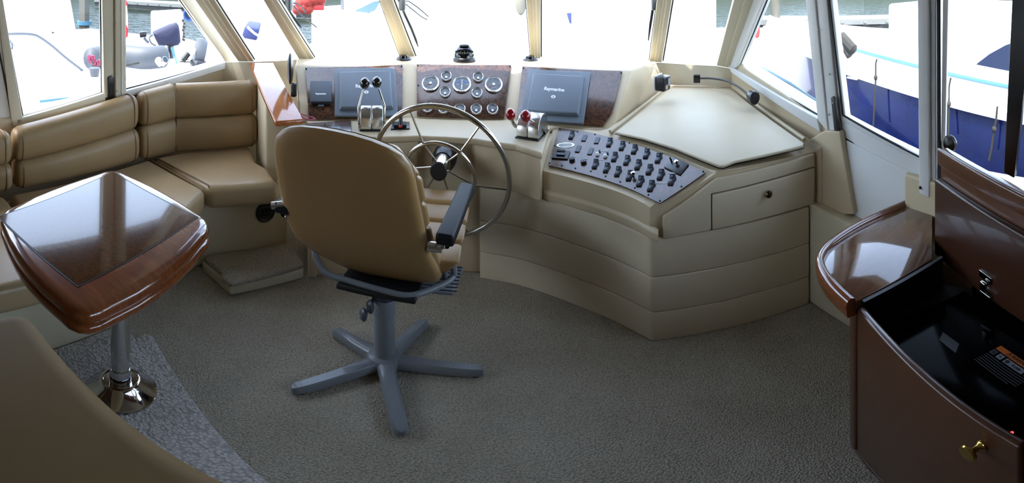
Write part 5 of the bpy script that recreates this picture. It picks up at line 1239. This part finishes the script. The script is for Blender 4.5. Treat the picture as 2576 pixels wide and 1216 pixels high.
for x, y, s in ((748, 24, .13), (762, 18, .16), (775, 22, .14), (757, 8, .15), (772, 4, .17), (790, -2, .16), (806, -3, .15)):
    bm = BM(); ball(bm, PD(x, y, rgd), s*1.15, (1, 1, .8), 10); mk('buoyancy_bag', bm, 'orange_red', rg)
bm = BM(); zprism(bm, [(-9.4, 11.4), (-7.4, 9.6), (-5.7, 9.5), (-7.4, 11.8)][::-1], zw-.2, .35); hb = mk('work_boat', bm, 'boat_white', bev=.04); tag(hb, 'plain white boat hull carrying the red and orange gear', 'boat')
# big white yacht ahead
wy = thing('motor_yacht', 'long white yacht across the harbour ahead beyond the foredeck', 'boat', (3.2, 14, zw))
bm = BM(); zprism(bm, [(-3.4, 14.6), (-1.2, 13.4), (6.7, 12.6), (7.4, 16.4), (.8, 17.2)], zw-.2, 1.25); mk('hull', bm, 'boat_white', wy, bev=.08)
bm = BM(); prism(bm, [V((x, y, 1.25)) for x, y in ((-1.2, 14.2), (6.4, 13.4), (6.4, 15.8), (-.6, 16.4))], [V((x, y, 2.6)) for x, y in ((-.4, 14.6), (6.2, 13.8), (6.2, 15.6), (0, 16.2))]); mk('cabin', bm, 'boat_white', wy, bev=.1)
bm = BM(); tube(bm, [V((-3.2, 14.55, 1.27)), V((-1.1, 13.4, 1.27)), V((6.6, 12.65, 1.27))], .02, 6); mk('rail', bm, 'boat_white', wy)
wz = thing('sailing_yacht', 'white yacht hull across the water between left pillar and left mullion', 'boat', (-11.5, 15, zw))
bm = BM(); zprism(bm, [(-12.4, 14.2), (-11.2, 12.6), (-8.8, 14.2), (-9.6, 17.0), (-11.6, 17.0)], zw-.2, 1.3); mk('hull', bm, 'boat_white', wz, bev=.1)
bm = BM(); prism(bm, [V((x, y, 1.3)) for x, y in ((-11.9, 14.4), (-11.2, 13.4), (-9.6, 14.6), (-11, 16.4))], [V((x, y, 1.9)) for x, y in ((-11.6, 14.6), (-11.1, 13.9), (-10.0, 14.8), (-11, 15.9))]); mk('coachroof', bm, 'boat_white', wz, bev=.1)
# runabout with blue canvas off the port bow
ru = thing('runabout', 'white runabout with blue canvas cover seen past the left pillar', 'boat', (-4.2, 5.4, zw))
bm = BM(); q = [P(588, 101, .35), P(640, 120, .35), P(720, 118, .35), P(735, 82, .35), P(600, 78, .35)]; prism(bm, [V((p.x, p.y, zw-.1)) for p in q], q); mk('hull', bm, 'boat_white', ru, bev=.03)
bm = BM(); d0 = 7.6; q = [PD(x, y, d0) for x, y in ((606, 95), (646, 103), (652, 72), (616, 66))]; extr(bm, q, V((-.5, .8, 0))); mk('canvas_cover', bm, 'navy_canvas', ru, bev=.03)
bm = BM(); tube(bm, [PD(622, 68, 7.5), PD(640, 84, 7.5), PD(652, 91, 7.5)], .02, 6); mk('canvas_piping', bm, 'boat_white', ru)
# fender and cover on the foredeck
bm = BM(); lathe(bm, [(0, 0), (.06, .02), (.075, .06), (.075, .36), (.06, .40), (0, .42)], P(1453, 82, .905), n=16); tag(mk('fender', bm, 'boat_white_blue'), 'pale cylindrical fender standing upright on the white foredeck', 'fender')
bm = BM(); q = [PD(x, y, 6.4) for x, y in ((1426, 34), (1443, 32), (1443, 70), (1437, 70))]; extr(bm, q, V((0, .06, 0))); tag(mk('cleat_cover', bm, 'navy_canvas'), 'faded lilac canvas flap left of the white fender', 'canvas')
bm = BM(); ball(bm, PD(1310, 8, 7.4), .105, (1, 1, 1.62), 14); tag(mk('anchor_cover', bm, 'pile_concrete'), 'rounded grey cover on the foredeck beside the centre right mullion', 'cover')
# ---------------------------------------------------------------- navy boat alongside to the right
nb2 = thing('navy_motorboat', 'motorboat with navy blue hull and white gunwale outside the door', 'boat', (5, 1, zw))
XH = 3.2
def ph(x, y, h=0): return PL(x, y, (XH-h, 0, 0), (1, 0, 0))
sheer = [(6.4, .66), (4.6, .65), (3.25, .63), (2.16, .57), (1.3, .51), (0, .44), (-3, .36)]
xo = [1.2, .45, .05, 0, 0, 0, 0]
rows = []
for (y, z), dx in zip(sheer, xo):
    rows.append([V((XH+dx+.55, y, zw-.2)), V((XH+dx+.22, y, -.55)), V((XH+dx+.04, y, .05)), V((XH+dx, y, z)), V((XH+3.6-dx, y, z)), V((XH+3.6-dx, y, zw-.2))])
bm = BM(); loft(bm, rows, True, True); mk('hull', bm, 'navy_hull', nb2, ang_=60)
bm = BM(); loft(bm, [[V((XH+dx-.025, y, z-.015)), V((XH+dx-.03, y, z+.045)), V((XH+dx+.03, y, z+.05)), V((XH+dx+.03, y, z-.015))] for (y, z), dx in zip(sheer, xo)], True, True); mk('rub_rail', bm, 'boat_white', nb2)
bm = BM(); loft(bm, [[V((XH+dx+.01, y, z+.02)), V((XH+dx+.10, y, z+.165)), V((XH+dx+.20, y, z+.165)), V((XH+3.4-dx, y, z+.0)), V((XH+3.4-dx, y, z))] for (y, z), dx in zip(sheer, xo)], True, True); mk('deck', bm, 'boat_white', nb2, ang_=50)
bm = BM(); tube(bm, [V((XH+dx+.12, y, z+.19)) for (y, z), dx in zip(sheer, xo)], .018, 8); mk('hand_rail', bm, 'rail_blue', nb2)
q = [(5.0, 4.0), (5.0, .4), (6.6, .4), (6.6, 4.0)]; bm = BM(); zprism(bm, q, .5, 1.12); mk('coaming', bm, 'boat_white_blue', nb2, bev=.05)
bm = BM(); prism(bm, [V((4.0, 1.9, .55)), V((4.0, -3, .45)), V((6.4, -3, .45)), V((6.4, 1.9, .55))], [V((4.5, .9, 1.45)), V((4.45, -3, 1.6)), V((6.2, -3, 1.6)), V((6.2, .9, 1.45))]); mk('wheelhouse', bm, 'boat_white', nb2, bev=.08, seg=4)
cn = (V((4.0, -3, .45))-V((4.0, 1.9, .55))).cross(V((4.5, .9, 1.45))-V((4.0, 1.9, .55))).normalized(); cn = cn if cn.x < 0 else -cn
bm = BM(); pts = [PL(x, y, V((4.0, 0, .51)), cn) for x, y in ((2441, 180), (2460, 160), (2490, 137), (2530, 115), (2576, 99), (2640, 84), (2640, 232), (2560, 210), (2500, 193))]
extr(bm, [p+cn*.012 for p in pts], -cn*.01); mk('windscreen', bm, 'boat_glass_navy', nb2)
for x, y0, y1 in ((2145, 88, 114), (2188, 74, 103), (2210, 74, 98), (2396, 206, 238), (2513, 232, 264)):
    bm = BM(); tube(bm, [ph(x, y0, -.9) if y1 < 120 else ph(x, y0, -.14), ph(x, y1, -.9) if y1 < 120 else ph(x, y1, -.14)], .011, 6); mk('stanchion', bm, 'steel', nb2)
bm = BM(); extr(bm, [ph(x, y, -.02) for x, y in ((2134, 192), (2158, 197), (2158, 201), (2134, 196))], V((-.02, 0, 0))); mk('name_plate', bm, 'boat_white', nb2)
for pts, lab in (([(2206, 149), (2203, 160), (2203, 195), (2200, 260), (2196, 332)], 'dock line hanging down the navy hull behind the door glass'),
                 ([(2392, 196), (2388, 215), (2387, 262), (2385, 360)], 'thin dark dock line left in the after side window'),
                 ([(2509, 268), (2506, 300), (2501, 325), (2494, 375), (2488, 404)], 'knotted dock line on the navy hull left of the black bar')):
    bm = BM(); tube(bm, [ph(x, y, .065) for x, y in pts], .009, 6)
    ball(bm, ph(*pts[2], .065), .02, (1, 1, 1.2), 8); tag(mk('dock_line', bm, 'rope_grey'), lab, 'rope')
bm = BM(); tube(bm, curve_pts([ph(2117, 92, .12), ph(2128, 104, .12), ph(2140, 118, .12), ph(2150, 128, .12)], 4), [.05]*12+[.02], 8); tube(bm, [ph(2130, 108, .12), ph(2131, 128, .12), ph(2138, 140, .12)], .04, 8)
tag(mk('line_bundle', bm, 'rope_grey'), 'bundled dark rope and fender on the navy boat bow', 'rope')
bm = BM(); tube(bm, [PD(1866, 152, 3.4), PD(1925, 178, 3.05), PD(1990, 215, 2.75), PD(2066, 268, 2.5), PD(2140, 330, 2.35)], .016, 8); tag(mk('side_rail', bm, 'rail_blue'), 'pale blue grab rail running along the deck outside the right side window', 'rail')
bm = BM(); lathe(bm, [(0, 0), (.055, .02), (.07, .1), (.07, .24), (.05, .31), (0, .33)], P(1904, 96, .251), n=14); tag(mk('fender', bm, 'orange_red'), 'small red fender on the white deck at the front edge of right side window', 'fender')
bm = BM(); zprism(bm, [(3.0, 8.6), (6.3, 7.0), (8.2, 9.0), (4.6, 11.0)], zw-.2, .25); tag(mk('white_tender', bm, 'boat_white', bev=.05), 'plain white boat deck below the dock in the right side window', 'boat')
# ================================================================ LIGHT, SKY, CAMERA
w = bpy.data.worlds.new('sky'); SC.world = w; w.use_nodes = True; t = w.node_tree; bg = t.nodes['Background']
sk = t.nodes.new('ShaderNodeTexSky'); sk.sky_type = 'NISHITA'; sk.sun_disc = False; sk.sun_elevation = R(52); sk.sun_rotation = R(215); sk.air_density = 1; sk.dust_density = 1.5
hs = t.nodes.new('ShaderNodeHueSaturation'); hs.inputs['Saturation'].default_value = .7; t.links.new(sk.outputs[0], hs.inputs['Color']); t.links.new(hs.outputs[0], bg.inputs[0]); bg.inputs[1].default_value = .75
sun = bpy.data.lights.new('sun', 'SUN'); sun.energy = 5.0; sun.angle = R(.6); sun.color = (1, .95, .86)
so = bpy.data.objects.new('sun', sun); COL.objects.link(so)
sd_ = V((.36, .26, -1.0)).normalized()             # travel of the light: from aft and port, high
so.rotation_euler = sd_.to_track_quat('-Z', 'Y').to_euler(); so.location = (-4, -6, 10)
cam = bpy.data.cameras.new('camera'); co = bpy.data.objects.new('camera', cam); COL.objects.link(co); SC.camera = co
co.location = (0, 0, CAMZ); co.rotation_euler = (R(90), 0, 0)
cam.type = 'PANO'; cam.panorama_type = 'EQUIRECTANGULAR'
cam.longitude_min = -LON/2; cam.longitude_max = LON/2; cam.latitude_min = -LAT1; cam.latitude_max = -LAT0
cam.clip_start = .02; cam.clip_end = 400
vs_ = SC.view_settings; vs_.view_transform = 'Standard'; vs_.look = 'None'; vs_.exposure = 1.3; vs_.gamma = 1; vs_.use_curve_mapping = False
SC.cycles.use_denoising = True; SC.cycles.max_bounces = 7; SC.cycles.transparent_max_bounces = 16; SC.cycles.sample_clamp_indirect = 6
SC.cycles.caustics_reflective = False; SC.cycles.caustics_refractive = False
